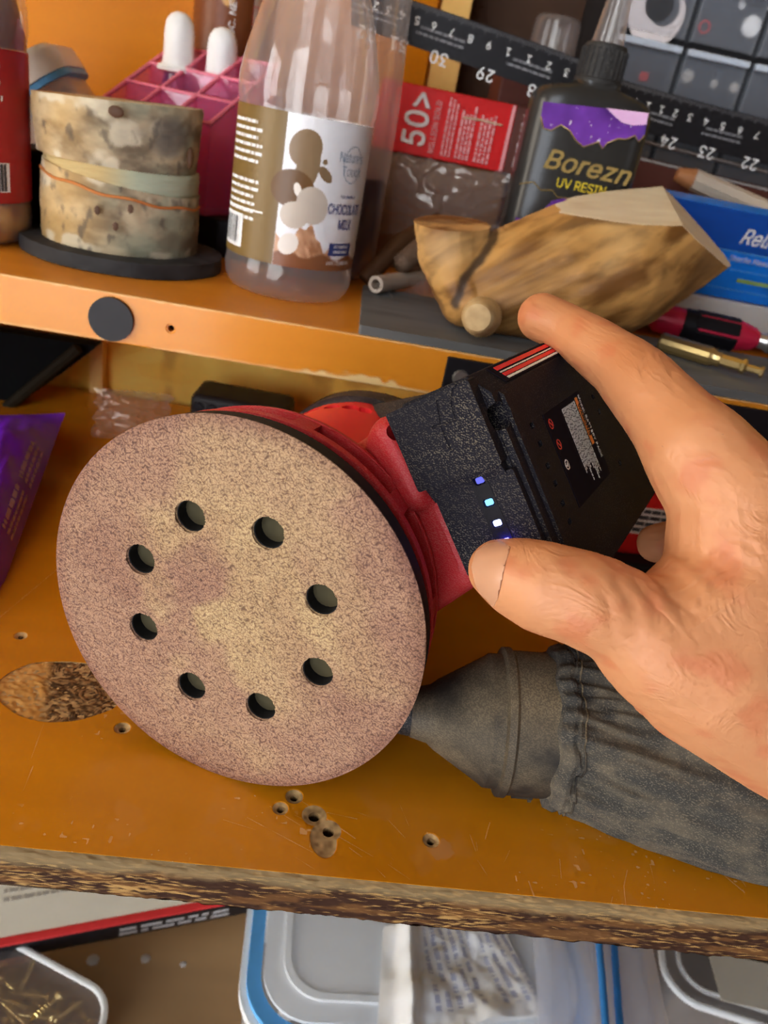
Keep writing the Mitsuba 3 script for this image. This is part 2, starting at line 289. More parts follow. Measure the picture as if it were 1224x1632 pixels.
def bat_col(p, n, uv):
    f = smoothstep(.1, .7, -(n.x * B3W[0] + n.y * B3W[1] + n.z * B3W[2])) + .25 * smoothstep(.3, .8, n.z)
    return mix((.011, .010, .014), (.25, .21, .15), .42 * f * smoothstep(.50, .85, noise(p.x * 3000, p.y * 3000, p.z * 3000)) * (.35 + .65 * smoothstep(.35, .65, fbm(p.x * 45, p.y * 45, p.z * 45))))
mat('battery_black', bat_col, rough=.55, specular=.06, bump=lambda p, n, uv: .00006 * noise(p.x * 2600, p.y * 2600, p.z * 2600))
mat('clean_black', (.009, .008, .010), rough=.45, specular=.12)
mat('deep_black', (.003, .003, .003), rough=.8, specular=.08)
mat('dusty_red', dusty((.44, .016, .020), (.66, .30, .25), .42, 3000, 35, .3, .85), rough=.5)
mat('bright_red', (.74, .022, .025), rough=.38)
mat('dark_red', (.30, .008, .010), rough=.5)
mat('bag_cloth', lambda p, n, uv: mix(mix((.036, .035, .032), (.092, .078, .056), smoothstep(.30, .80, fbm(p.x * 160, p.y * 160, p.z * 160, octaves=5))), (.26, .21, .14), .28 * spk(p, 2600, .5, .85)), rough=.95, sheen=.3,
    bump=lambda p, n, uv: .0002 * noise(p.x * 1500, p.y * 1500, p.z * 1500))
mat('dusty_port', lambda p, n, uv: mix((.016, .014, .012), (.24, .185, .11), dr.clip(.9 * smoothstep(.30, .80, fbm(p.x * 38, p.y * 38, p.z * 38, octaves=5)) * (.55 + .45 * spk(p, 2600, .3, .8)), 0, 1)), rough=.6)

# sanding disc and pad
MM = .001
holes = [(32.5 * MM * math.cos(a), 32.5 * MM * math.sin(a)) for a in []]
hpx = [(304, 824), (427, 851), (509, 957), (503, 1070), (415, 1125), (304, 1096), (227, 1000), (222, 890)]
for px, py in hpx:
    r_ = ray(px, py); h = CAM + r_ * (((SC - CAM) @ SA) / (r_ @ SA)); l = (Si @ np.r_[h, 1])[:3]; a = math.atan2(l[1], l[0]); holes.append((.0325 * math.cos(a), .0325 * math.sin(a)))
disc_poly = Point(0, 0).buffer(.0625, 96)
for hx, hy in holes: disc_poly = disc_poly.difference(Point(hx, hy).buffer(.0050, 12))
gn = 330; gg = np.linspace(-.0625, .0625, gn); GX, GY = np.meshgrid(gg, gg, indexing='ij')
GX = GX + rng.uniform(-.00008, .00008, GX.shape); GY = GY + rng.uniform(-.00008, .00008, GY.shape); q3 = np.stack([GX, GY, GX * 0], -1)
g1, g2 = meshkit.noise(q3 * 900, 1), meshkit.noise(q3 * 1700, 2); rr_ = np.hypot(GX, GY)
GZ = -.00042 * np.clip((.65 * g1 + .35 * g2 - .28) / .45, 0, 1) + .0006 * np.clip((rr_ - .0595) / .003, 0, 1) ** 2 + .0005 * (meshkit.fbm(q3 * 28, 2, 9) - .5)
ia = (np.arange(gn - 1)[:, None] * gn + np.arange(gn - 1)).ravel(); tri_ = np.vstack([np.c_[ia, ia + 1, ia + gn + 1], np.c_[ia, ia + gn + 1, ia + gn]])
gc = np.c_[GX.ravel(), GY.ravel()][tri_].mean(1); ok_ = np.hypot(gc[:, 0], gc[:, 1]) < .0622
for hx, hy in holes: ok_ &= np.hypot(gc[:, 0] - hx, gc[:, 1] - hy) > .0051
grit = trimesh.Trimesh(np.c_[GX.ravel(), GY.ravel(), GZ.ravel()], tri_[ok_], process=False); grit.remove_unreferenced_vertices()
add('sander__sanding_disc', cat(grit, prism(disc_poly, .0006, .0003)), 'sandpaper_grit', 'round tan sanding disc with eight dust holes', M=S, smooth=True)
pad = man(lathe([(0, .0010), (.0610, .0010), (.0618, .0022), (.0615, .0085), (.0585, .0108), (0, .0108)], 96))
for hx, hy in holes: pad = pad - man(cyl(.0048, .03, (hx, hy, -.01), 20))
add('sander__backing_pad', pad, 'black_foam', 'black foam backing pad', M=S, smooth=30)
info('sander', 'cordless red and black random orbital sander held on edge with a worn tan disc', 'sander')
mat('dust_film', (.062, .050, .023), rough=.9)
add('sander__backing_pad__dust_layer', cyl(.045, .0004, (0, 0, .0054), 48), 'dust_film', 'layer of tan dust behind the holes', M=S, smooth=False)
WOFF = -.47
# skirt with windows between ribs
ring = man(lathe([(.046, .0135), (.0605, .0135), (.0605, .0165), (.0595, .0165), (.0585, .0275), (.0590, .0275), (.0585, .0300), (.050, .0325), (.048, .0325), (.046, .0315), (.046, .0290)], 96))
for k in range(10):
    a = k * 2 * np.pi / 10 + WOFF
    win = man(xf(bx(.022, .0295, .0104, (.0585, 0, .0218)), rotz(math.degrees(a)))); ring = ring - win
ring = ring + man(lathe([(0, .0135), (.0470, .0135), (.0470, .0310), (0, .0310)], 64))
add('sander__skirt', ring, 'dusty_red', 'dust-covered red skirt with slotted windows', M=S)
add('sander__seam_ring', lathe([(.050, .0300), (.0572, .0300), (.0565, .0322), (.050, .0326)], 80), 'dusty_port', M=S)
# motor housing
hous = man(lathe([(0, .0315), (.0535, .0315), (.050, .036), (.0455, .042), (.0430, .055), (.0425, .085), (.0425, .112), (.041, .121), (0, .123)], 72))
hs_px = [(503, 679), (530, 667), (556, 659), (580, 655)]
def proj(p): c = RC @ (p - CAM); return c[:2] / c[2] * F + [612, 816]
vents = []
for q in hs_px:
    best = min(np.linspace(0, 2 * np.pi, 361), key=lambda a: np.linalg.norm(proj((S @ np.r_[.0425 * math.cos(a), .0425 * math.sin(a), .104, 1])[:3]) - q))
    vents.append(best)
for a in vents:
    d = np.array([math.cos(a), math.sin(a), 0]); hous = hous - cyl_man(d * .036 + [0, 0, .104], d, .0036, .02, 16)
add('sander__motor_housing', hous, 'bright_red', 'bright red motor housing with round vent holes', M=S)
grip = man(lathe([(0, .108), (.0405, .1195), (.0440, .1185), (.0445, .128), (.041, .142), (.031, .152), (.016, .157), (0, .158)], 72))
saddle = m3.Manifold.batch_hull([sph(.012, q) for q in [(.020, -.022, .120), (.020, .020, .120), (.052, -.018, .098), (.052, .016, .098), (.040, -.018, .110), (.040, .016, .128)]])
add('sander__grip', grip + saddle, 'dusty_black', 'black rubber grip', M=S, smooth=40)

# battery frame: X = label face normal, Y = down the cell row, Z = away from the lamp face
B3 = unit((.48, -.318, .817)); B1 = unit(np.array((.782, -.266, -.563)) - B3 * (np.array((.782, -.266, -.563)) @ B3)); B2 = np.cross(B3, B1)
BO = P(767, 597, .2075); Bm = frame(BO, cam2w(B1), cam2w(B2), cam2w(B3)); Bi = np.linalg.inv(Bm)
def to_b(px, py, axis, val):
    """point of the pixel's ray on the battery plane axis = val, in battery coordinates"""
    o = (Bi @ np.r_[CAM, 1])[:3]; d = Bi[:3, :3] @ ray(px, py); return o + d * ((val - o[axis]) / d[axis])
BL, BW, BT = .120, .074, .029
prof = Polygon([(0, .0055), (0, BW - .003), (-.003, BW), (-.008, BW), (-BT, BW - .020), (-BT, .002), (-BT + .002, -.001), (-.0050, -.001)]).buffer(.0008).buffer(-.0008)
bat = man(prism(prof, BL, .0012))
bat = bat - man(prism(prof.buffer(.004).difference(prof.buffer(-.0022)), .002, -.0004))
low = Polygon([(-.0022, .0275), (-.0022, BW - .004), (-.009, BW - .002), (-BT + .002, BW - .0215), (-BT + .002, .0275)])
up = Polygon([(-.0035, .0005), (-.0035, .0235), (-BT - .001, .0235), (-BT - .001, .0005)])
front = man(prism(low.buffer(.0012).buffer(-.0004), .004, -.0012)) + man(prism(up.buffer(.0008), .006, -.0034))
ledge = m3.Manifold.batch_hull([man(bx(BT - .004, .0005, .004, (-BT / 2 - .0015, .0235, -.0012))), man(bx(BT - .004, .0005, .003, (-BT / 2 - .0015, .0290, .0008)))])
bat = bat + front + ledge
# label face: raised rim at the lamp end, ridge, flat
ridge = man(prism([(0, .006), (.0012, .0075), (.0012, BW - .005), (0, BW - .003)], .0042, .0062))
bat = bat + ridge - man(bx(.0016, BW - .012, .0010, (0, BW / 2 + .002, .0120)))
hb = to_b(793, 662, 0, -.001); bat = bat - cyl_man(hb + [.004, 0, 0], (-1, .1, .3), .0040, .026, 20)
seam = to_b(712, 660, 2, -.0034)
for pts in ([(697, 640), (702, 668), (703, 676), (712, 700), (720, 716)], [(737, 603), (722, 622), (720, 642), (727, 668), (703, 677), (690, 681)], [(716, 722), (719, 742)]):
    qs = [to_b(*p, 2, -.0034 if p[1] < 719 else -.0015) for p in pts]
    for a, b in zip(qs[:-1], qs[1:]): bat = bat - m3.Manifold.batch_hull([sph(.00045, a, 6), sph(.00045, b, 6)])
slots = [(848, 678), (861, 707), (873, 742), (885, 770), (897, 802), (908, 831), (945, 632), (955, 656), (988, 738)]
for px, py in slots:
    o = to_b(px, py, 0, 0); bat = bat - man(bx(.003, .0018, .0030, o))
ledx = [(764, 766), (779, 801), (792, 834), (806, 866)]
ledx[3] = (806, 863)
lo = [to_b(*q, 2, -.0012) for q in ledx]
for o in lo: bat = bat - man(rbox(.0034, .0026, .003, .0006, o))
add('sander__battery', bat, 'battery_black', 'black dusty battery pack with lit charge lamps', M=Bm, smooth=28)
for i, o in enumerate(lo):
    e = (.9, 1.0, 5.2) if i == 0 else (2.2, 6.0, 14.0) if i == 1 else (7.0, 8.5, 22.0) if i == 2 else (8.0, 7.0, 150.0)
    add('sander__battery__charge_lamp', rbox(.0024, .0018, .0012 if i < 3 else .0034, .0004, o + [0, 0, .0004 if i < 3 else -.0010]), 'clean_black', 'glowing blue charge lamp', M=Bm, smooth=False, emitter={'type': 'area', 'radiance': {'type': 'rgb', 'value': list(e)}})
add('sander__battery__lamp_window', prism(Polygon([(lo[0][0] - .0028, lo[0][1] - .003), (lo[0][0] + .0024, lo[0][1] - .003), (lo[3][0] + .0026, lo[3][1] + .003), (lo[3][0] - .0030, lo[3][1] + .003)]).difference(unary_union([sbox(o[0] - .0017, o[1] - .0013, o[0] + .0017, o[1] + .0013) for o in lo])), .0003, -.0014), 'clean_black', M=Bm)
# rating label
LT = to_b(864, 662, 0, 0); TR = to_b(917, 615, 0, 0); BL_ = to_b(930, 802, 0, 0)
lw, lh = TR[2] - LT[2], BL_[1] - LT[1]
# label coordinates: text reads along battery Y, lines stack towards smaller Z
Lm = Bm @ frame((0.0, LT[1], LT[2]), (0, 1, 0), (0, 0, 1), (1, 0, 0))
mat('label_black', (.008, .006, .010), rough=.75, specular=.04); mat('print_white', (.82, .81, .78), rough=.5); mat('print_orange', (.85, .24, .04), rough=.45); mat('print_red', (.55, .03, .03), rough=.45); mat('print_grey', (.42, .41, .42), rough=.5)
lw = max(lw, .02); lh = max(lh, .03)
add('sander__battery__rating_label', rbox(lh, lw, .0003, .0001, (lh / 2, lw / 2, .00012), 6), 'label_black', 'black rating label with orange warning bar and fine white print', M=Lm)
add('sander__battery__label_print', cat(mv(text('Model: BATTERY PACK', .0017, .0001, sx=.9), .001, lw - .0030, .0003), mv(lines(11, lh * .9, .00062, .00135, 5), .002, lw - .0085, .0003)), 'print_white', M=Lm, smooth=False)
add('sander__battery__warning_bar', bx(lh * .55, .0026, .0001, (lh * .32, lw - .0056, .00033)), 'print_orange', M=Lm, smooth=False)
add('sander__battery__warning_print', mv(text('WARNING', .0017, .0001, True), lh * .12, lw - .0064, .0004), 'label_black', M=Lm, smooth=False)
for i, m in enumerate(('print_red', 'print_red', 'print_white')):
    ic = Point(0, 0).buffer(.0017, 10).difference(Point(0, 0).buffer(.0013, 10)).union(sbox(-.0014, -.0003, .0014, .0003) if i < 2 else Polygon([(-.0006, -.001), (.0008, -.0004), (0, .0012)]))
    add('sander__battery__warning_symbol', prism(ic, .0001), m, M=Lm @ euler((lh * (.12 + .22 * i), .0030, .0004), 0, 0, 45), smooth=False)
# red and white stripe sticker on the sloping top edge
cn = unit((.0065, -.0050, 0)); cv = unit((.0050, .0065, 0))
Tm = Bm @ frame((-.0025, .00225, 0) + cn * .0002, (0, 0, 1), -cv, cn) if np.cross((0, 0, 1), -cv) @ cn > 0 else Bm @ frame((-.0025, .00225, 0) + cn * .0002, (0, 0, 1), cv, cn)
add('sander__battery__side_sticker', bx(.095, .0070, .0003, (.062, 0, .0001)), 'label_black', M=Tm, smooth=False)
for (yy, hh_, m) in ((-.0024, .0008, 'print_white'), (-.0010, .0014, 'bright_red'), (.0003, .0005, 'print_white'), (.0020, .0016, 'bright_red')):
    add('sander__battery__side_stripe', bx(.088, hh_, .0002, (.062, yy, .0003)), m, M=Tm, smooth=False)
lt = to_b(955, 496, 1, -.004)
add('sander__battery__release_latch', mv(rbox(.008, .007, .012, .001), *to_b(952, 500, 1, -.006)), 'clean_black', M=Bm)

# neck of the handle between housing and battery
def fromb(p): return (Si @ Bm @ np.r_[p, 1])[:3]
neck = m3.Manifold.batch_hull([sph(.0065, fromb(q)) for q in [(-.0345, .008, .012), (-.0345, .054, .012), (-.0345, .055, .070), (-.0345, .014, .070), (-.062, .012, .020), (-.066, .064, .014), (-.066, .064, .074), (-.062, .022, .074)]])
neck = neck + m3.Manifold.batch_hull([sph(.006, fromb(q)) for q in [(-.039, .006, .007), (-.037, .026, .006), (-.052, .014, .014), (-.044, .008, .030), (-.040, .016, .05)]])
neck = neck + m3.Manifold.batch_hull([sph(.008, q) for q in [(.0, -.026, .050), (.0, .030, .050), (.0, -.026, .100), (.0, .030, .100)]] + [sph(.008, fromb(q)) for q in [(-.062, .018, .024), (-.062, .048, .024), (-.062, .026, .070), (-.062, .050, .070)]])
neck = to_tm(neck.refine_to_length(.004)); neck = trimesh.smoothing.filter_taubin(neck, iterations=6)
nk = xf(neck, S); ht = trimesh.ray.ray_triangle.RayMeshIntersector(nk).intersects_location([CAM], [ray(631, 688)])[0]
if len(ht):
    ht = ht[np.argmin(np.linalg.norm(ht - CAM, axis=1))]; hd = unit(unit(ht - CAM) + .35 * RC[1] + .25 * RC[0]); hl, hv = (Si @ np.r_[ht, 1])[:3], Si[:3, :3] @ hd
    neck = man(neck) - cyl_man(hl - hv * .012, hv, .0027, .024, 20)
add('sander__handle_neck', neck, 'dusty_red', 'dusty red handle neck with a screw hole', M=S, smooth=50)

# dust port and bag, lying along the bench
ax = unit((.985, -.075, .10)); cc = on_z(791, 1147, .0258)
up_ = unit(np.array([0, 0, 1.0]) - ax * ax[2]); Dm = frame(cc, ax, np.cross(up_, ax), up_)
rot = np.array([[0, 0, 1, 0], [0, 1, 0, 0], [-1, 0, 0, 0], [0, 0, 0, 1.0]])        # lathe axis z -> local x
port = cat(xf(lathe([(0, -.030), (.0085, -.030), (.0100, -.024), (.0120, -.0215), (.0212, -.0060), (.0226, -.0040), (.0228, .0), (.0252, .0006), (.0254, .0030), (.0244, .0040), (.0246, .0195), (0, .0195)], 56), rot))
V = port.vertices; port = xf(port, np.diag([1, 1.02, 1, 1]))
add('sander__dust_port', port, 'dusty_port', 'black plastic dust port caked in sawdust', M=Dm, smooth=30)
tube_pts = [(-.026, 0, 0), (-.036, .003, -.002), (-.046, .018, .004), (-.052, .040, .012)]
add('sander__dust_port__outlet_tube', tube(tube_pts, [.0088, .0092, .012, .013], 20), 'dusty_black', M=Dm, smooth=True)
add('sander__dust_port__clip', cat(bx(.0065, .0012, .0014, (.0095, -.0170, -.0176)), bx(.0012, .0012, .0034, (.0128, -.0163, -.0186)), bx(.0045, .0012, .0012, (.0105, -.0185, -.0150)), bx(.0012, .0012, .0028, (.0125, -.0185, -.0155))), 'dusty_port', 'small moulded clip on the collar', M=Dm, smooth=False)
def bag_fn(u, v):
    s = np.interp(u, [0, .04, .10, .16, .3, .6, .85, 1], [0, .0008, .0042, .0072, .025, .07, .12, .15])
    r = np.interp(u, [0, .04, .10, .16, .3, .5, .7, .85, 1], [.0246, .0266, .0276, .0262, .0300, .0345, .0350, .0310, .0180])
    a = v * 2 * np.pi
    fold = np.exp(-((s - .0072) / .03) ** 2)
    w = meshkit.fbm(np.stack([6 * np.cos(a), 6 * np.sin(a), s * 22], -1), 3) - .5
    scal = np.sin(a * 22 + 4 * np.sin(3 * a)) * np.interp(u, [0, .04, .1, .16, .24], [.0001, .0006, .0008, .0011, 0])
    rad = r + scal + w * (.011 * fold * (s > .006) + .006 * np.clip(s / .08, 0, 1))
    y, z = rad * np.cos(a) * np.interp(u, [0, .2, 1], [1, 1.05, 1.25]), rad * np.sin(a)
    q = np.stack([s + .0165 + .0007 * np.sin(a * 9 + 1) * (u < .2), y, z - np.interp(u, [0, .16, .4, 1], [0, .0, .006, .016])], -1) @ Dm[:3, :3].T + Dm[:3, 3]
    q[..., 2] = np.where(q[..., 2] < .004, .0007 + .0033 * np.exp((q[..., 2] - .004) / .004), q[..., 2]); q = (q - Dm[:3, 3]) @ Dm[:3, :3]
    return q[..., 0], q[..., 1], q[..., 2]
bg, _ = grid(150, 240, bag_fn); bg.merge_vertices(); bg.fix_normals()
add('sander__dust_bag', bg, 'bag_cloth', 'dusty grey-black cloth dust bag with gathered hem', M=Dm, smooth=True)
st = [np.array(q) for q in np.array(bag_fn(np.full(161, .165), np.linspace(0, 1, 161))).T]
add('sander__dust_bag__stitching', tube([q * [1, 1.012, 1.012] for q in st], .00035, 5), 'dusty_port', M=Dm, smooth=True)

# ------------------------------------------------------------------ the hand
def skin_col(p, n, uv):
    c = mix((.47, .175, .070), (.60, .265, .125), fbm(p.x * 45, p.y * 45, p.z * 45))
    c = mix(c, (.47, .120, .052), .5 * smoothstep(.5, .75, fbm(p.x * 110 + 5, p.y * 110, p.z * 110)))
    return mix(c, (.36, .15, .085), .7 * smoothstep(.93, .97, noise(p.x * 900, p.y * 900, p.z * 900)) * smoothstep(.62, .7, noise(p.x * 130, p.y * 130, p.z * 130)))
def skin_bump(p, n, uv):
    a = noise(p.x * 500 + 60 * noise(p.x * 60, p.y * 60, p.z * 60), p.y * 150, p.z * 420); b = voronoi(p.x * 900, p.z * 700 + p.y * 500)[0]
    return .00022 * a + .00008 * b
mat('skin', skin_col, rough=.46, specular=.35, bump=skin_bump, bscale=.9)
mat('nail', (.52, .255, .145), rough=.3, specular=.4)
def hp(px, py, Z, rpx): return P(px, py, Z), rpx * Z / F
H = dict(i0=(864, 506, .268, 38), i1=(909, 526, .262, 38), i2=(949, 554, .252, 46), i3=(992, 585, .243, 52), i4=(1020, 613, .236, 59), i5=(1044, 641, .230, 63), i6=(1077, 678, .224, 70), i7=(1112, 722, .218, 84), i8=(1170, 800, .214, 100),
         t0=(796, 908, .2115, 50), t1=(830, 922, .2080, 66), t2=(868, 936, .2050, 75), t3=(930, 955, .2035, 77), t4=(1000, 985, .2045, 82), t5=(1060, 1030, .207, 105), c0=(1130, 1064, .211, 132), w0=(1290, 1140, .220, 152), w1=(1560, 1270, .235, 165),
         k2=(1240, 812, .240, 105), b0=(1128, 902, .213, 58), b1=(1180, 940, .214, 120), m0=(1046, 866, .275, 30), m1=(1100, 862, .268, 42), m2=(1170, 860, .255, 60),
         p0=(1240, 930, .262, 110), p1=(1260, 1050, .255, 120))
S_ = {k: sph(hp(*v)[1], hp(*v)[0], 28) for k, v in H.items()}
bones = ['i0 i1', 'i1 i2', 'i2 i3', 'i3 i4', 'i4 i5', 'i5 i6', 'i6 i7', 'i7 i8', 't0 t1', 't1 t2', 't2 t3', 't3 t4', 't4 t5', 't5 c0', 'c0 w0', 'w0 w1', 'i8 k2 b1', 'i8 b0 b1', 'b0 b1 t5', 'b1 c0 t5', 'b1 c0 w0', 'b1 k2 w0', 'm0 m1', 'm1 m2', 'm2 p0 k2', 'p0 p1 k2 w0', 'p1 w0 c0']
hand = m3.Manifold.batch_boolean([m3.Manifold.batch_hull([S_[k] for k in b.split()]) for b in bones], m3.OpType.Add)
hm = to_tm(hand.refine_to_length(.0018)); hm.merge_vertices()
hm = trimesh.smoothing.filter_taubin(hm, lamb=.5, nu=.53, iterations=36)
Vh = np.array(hm.vertices); Nh = hm.vertex_normals
dv = .0009 * (meshkit.fbm(Vh * 60, 2, 3) - .5)
def crease(px, py, Z, dx, dy, length, depth, width=.0006, n=3, gap=.0026):
    """skin folds running along the picture direction (dx, dy) on the surface near a point"""
    o = P(px, py, Z); a = unit(cam2w((dx, dy, 0))); b = unit(cam2w((-dy, dx, 0))); out = 0
    for k in range(n):
        q = Vh - o - b * gap * (k - (n - 1) / 2); s, t = q @ a, q @ b + .0007 * np.sin((q @ a) * 420 + k)
        near = np.exp(-(s / length) ** 2) * (np.linalg.norm(q, axis=1) < .02)
        out = out - 1.0 * depth * np.exp(-(t / width) ** 2) * near
    return out
dv = dv + crease(1055, 585, .222, -.55, .8, .007, .00045, .0005, 5, .0017) + crease(1030, 560, .224, -.5, .85, .006, .0003, .0005, 3, .0016)
dv = dv + crease(858, 915, .194, .25, 1, .007, .0003, .0005, 4, .0022) + crease(1000, 960, .192, .3, 1, .008, .0006, .0008, 3, .0055) + crease(1075, 905, .195, .55, .6, .011, .0007, .0009, 3, .005)
dv = dv + crease(1060, 1150, .195, .9, .15, .009, .0004, .0007, 3, .004) + crease(1100, 940, .194, .45, 1, .014, .00035, .0006, 6, .0036) + crease(1180, 860, .196, .8, .5, .012, .0004, .0008, 5, .004)
# nail bed
hm.vertices = Vh + Nh * dv[:, None]
add('person', hm, 'skin', 'bare hand gripping the black battery with thumb on the lit charge lamps', 'person', smooth=True)
# thumb nail: a curved plate fitted to the skin
nd = unit(P(752, 905, .2035) - P(800, 930, .2005)); 
V2 = np.array(hm.vertices)
nl = [(757, 880), (775, 866), (800, 862), (814, 872), (808, 888), (803, 908), (799, 930), (794, 952), (786, 969), (770, 956), (757, 932), (751, 904)]
inter = trimesh.ray.ray_triangle.RayMeshIntersector(hm)
def skin_hit(px, py):
    loc, _, _ = inter.intersects_location([CAM], [ray(px, py)], multiple_hits=True)
    return loc[np.argmin(np.linalg.norm(loc - CAM, axis=1))] if len(loc) else None
npoly = Polygon(nl).buffer(3).buffer(-3)
gx, gy = np.meshgrid(np.linspace(748, 836, 23), np.linspace(858, 976, 30)); pts = [q for q in np.c_[gx.ravel(), gy.ravel()] if npoly.contains(Point(*q))] + [np.array(npoly.exterior.interpolate(t, normalized=True).coords[0]) for t in np.linspace(0, 1, 60, endpoint=False)]
from scipy.spatial import Delaunay
w3, w2 = [], []
for q in pts:
    h = skin_hit(*q)
    if h is not None: w2.append(q); w3.append(h + unit(CAM - h) * .00028)
w2, w3 = np.array(w2), np.array(w3); tri = Delaunay(w2).simplices
tri = tri[[npoly.buffer(1.5).contains(Point(*w2[t].mean(0))) for t in tri]]
nm = trimesh.Trimesh(w3, tri, process=False)
bm = trimesh.Trimesh(w3 - unit(CAM - w3.mean(0)) * .0010, tri[:, ::-1], process=False)
add('person__thumbnail', cat(nm, bm), 'nail', 'pale thumbnail', smooth=True)
# ------------------------------------------------------------------ things on the upper shelf
def haze(name, amount, tint=(.92, .90, .92), clear=(1, 1, 1), through=1.2):
    scene[name] = {'type': 'blendbsdf', 'weight': amount, 'a': {'type': 'thindielectric', 'int_ior': 1.5, 'specular_transmittance': {'type': 'rgb', 'value': list(clear)}},
                   'b': {'type': 'principledthin', 'base_color': {'type': 'rgb', 'value': list(tint)}, 'roughness': .25, 'spec_trans': 0.0, 'diff_trans': through, 'eta': 1.45}}
    return name
haze('clear_pet', .15); haze('clear_film', .16); haze('shell_clear', .10)
haze('pink_acrylic', .30, (.95, .38, .62), (1, .74, .88)); haze('frosted_plastic', .72, (.92, .96, 1.0), (1, 1, 1), .5); haze('milky_plastic', .5, (.90, .92, .95))
mat('white_rubber', (.86, .87, .85), rough=.5); mat('white_plastic', (.82, .83, .84), rough=.35)
mat('violet_glass', (.10, .015, .09), rough=.12, clearcoat=1.0); mat('dark_juice', (.045, .008, .014), rough=.12, clearcoat=.6)
mat('amber_syrup', lambda p, n, uv: mix((.22, .05, .015), (.55, .27, .04), smoothstep(.45, .6, fbm(p.x * 60, p.y * 60, p.z * 60))), rough=.2, clearcoat=.5)
mat('blue_gasket', (.10, .37, .80), rough=.4); mat('slate', lambda p, n, uv: mix((.008, .008, .009), (.035, .036, .038), fbm(p.x * 90, p.y * 90, p.z * 160, octaves=4)), rough=.7, bump=lambda p, n, uv: .0006 * fbm(p.x * 160, p.y * 160, p.z * 200), bscale=.7)
mat('grey_slate', lambda p, n, uv: mix((.05, .053, .053), (.16, .165, .165), fbm(p.x * 16, p.y * 70, p.z * 90, octaves=4)), rough=.6, bump=lambda p, n, uv: .0004 * fbm(p.x * 60, p.y * 200, p.z * 200), bscale=.7)
mat('steel', (.62, .61, .58), rough=.28, metallic=.9); mat('brass', (.62, .46, .20), rough=.3, metallic=.9); mat('magnet_grey', (.022, .022, .024), rough=.6, specular=.3)
mat('navy', (.025, .04, .16), rough=.4); mat('paper_white', (.78, .78, .77), rough=.7); mat('ink', (.03, .03, .035), rough=.6)

mg = on_y(178, 508, SY)
add('magnet', cyl_man(mg + [0, .0002, 0], (0, -1, 0), .0102, .0022, 48), 'magnet_grey', 'flat dark grey round magnet stuck on the shelf front', 'magnet', smooth=40)
# dark plate with screw on the shelf front, right
a, b = on_y(712, 575, SY), on_y(712, 618, SY)
add('mending_plate__plate', rbox(.22, .0022, .0195, .0005, (a[0] + .11, SY - .0012, .0985)), 'clean_black', smooth=30)
info('mending_plate', 'black metal plate screwed onto the shelf front behind the battery', 'metal plate')
sc = on_y(735, 592, SY); add('mending_plate__screw', cat(lathe([(0, 0), (.0042, 0), (.0036, .0014), (0, .0018)], 20)), 'steel', M=frame((sc[0], SY - .0022, .0990), (1, 0, 0), (0, 0, 1), (0, -1, 0)))

# slate slab
c0 = on_z(575, 520, SZ)
sl = Polygon([(c0[0], .2105), (c0[0] + .002, .305), (.34, .300), (.34, .2100), (.15, .2098)]).buffer(.0012)
sm = man(prism(sl, .0044, SZ + .0001)).refine_to_length(.006)
sm = to_tm(sm); sm.vertices = sm.vertices + sm.vertex_normals * (.0009 * (meshkit.fbm(sm.vertices * [90, 220, 300], 3) - .5))[:, None] * (sm.vertices[:, 2] > SZ + .001)[:, None]
add('slate_slab', sm, 'grey_slate', 'thin grey slate slab lying along the shelf edge under the branch wood', 'slate', smooth=40)
ZT = SZ + .005

def shell(key, prof, c, m, n=72, label=None):
    p = np.array(prof); a = np.linspace(0, 2 * np.pi, n + 1); k = len(p)
    V = np.stack([np.outer(p[:, 0], np.cos(a)), np.outer(p[:, 0], np.sin(a)), np.outer(p[:, 1], np.ones(n + 1))], -1).reshape(-1, 3)
    i, j = np.meshgrid(np.arange(k - 1), np.arange(n), indexing='ij'); q = (i * (n + 1) + j).ravel()
    t = trimesh.Trimesh(V, np.vstack([np.c_[q, q + 1, q + n + 2], np.c_[q, q + n + 2, q + n + 1]]), process=False)
    return add(key, t, m, label, M=rotz(0, c), smooth=True)
def spline(pts, n=40):
    from scipy.interpolate import PchipInterpolator
    p = np.array(pts, float); s = np.r_[0, np.cumsum(np.linalg.norm(np.diff(p, axis=0), axis=1))]; t = np.linspace(0, s[-1], n)
    return np.c_[PchipInterpolator(s, p[:, 0])(t), PchipInterpolator(s, p[:, 1])(t)]
MILK = np.vstack([[(.0, .0022), (.020, .0012), (.0265, .0004)], spline([(.0300, .0015), (.0332, .0065), (.0340, .0125), (.0336, .0150), (.0334, .018), (.0334, .088), (.0342, .092), (.0343, .098), (.0332, .106), (.0290, .122), (.0238, .138), (.0180, .150), (.0165, .156), (.0165, .172)], 60)])
def wrap(mesh, R, phi, z):
    """bends flat lettering (x along, y up, z out) round an upright cylinder; phi in degrees, 0 faces the front of the bench"""
    m = to_tm(mesh).subdivide_to_size(.004) if max(np.ptp(to_tm(mesh).vertices[:, 0]), 0) > .006 else to_tm(mesh).copy()
    v = m.vertices; a = math.radians(phi) + v[:, 0] / R; r = R + v[:, 2]
    m.vertices = np.c_[r * np.sin(a), -r * np.cos(a), z + v[:, 1]]; return m
def sheet(w, h, R, phi, z, x0=0, nu=60, nv=8):
    return grid(nu, nv, lambda u, v: (R * np.sin(math.radians(phi) + (x0 + w * u) / R), -R * np.cos(math.radians(phi) + (x0 + w * u) / R), z + h * v))
def milk_label(p, n, uv): return None
def ell(uv, cx, cy, rx, ry, k=0.0): return dr.sqrt(dr.square((uv.x - cx + k * (uv.y - cy)) / rx) + dr.square((uv.y - cy) / ry))
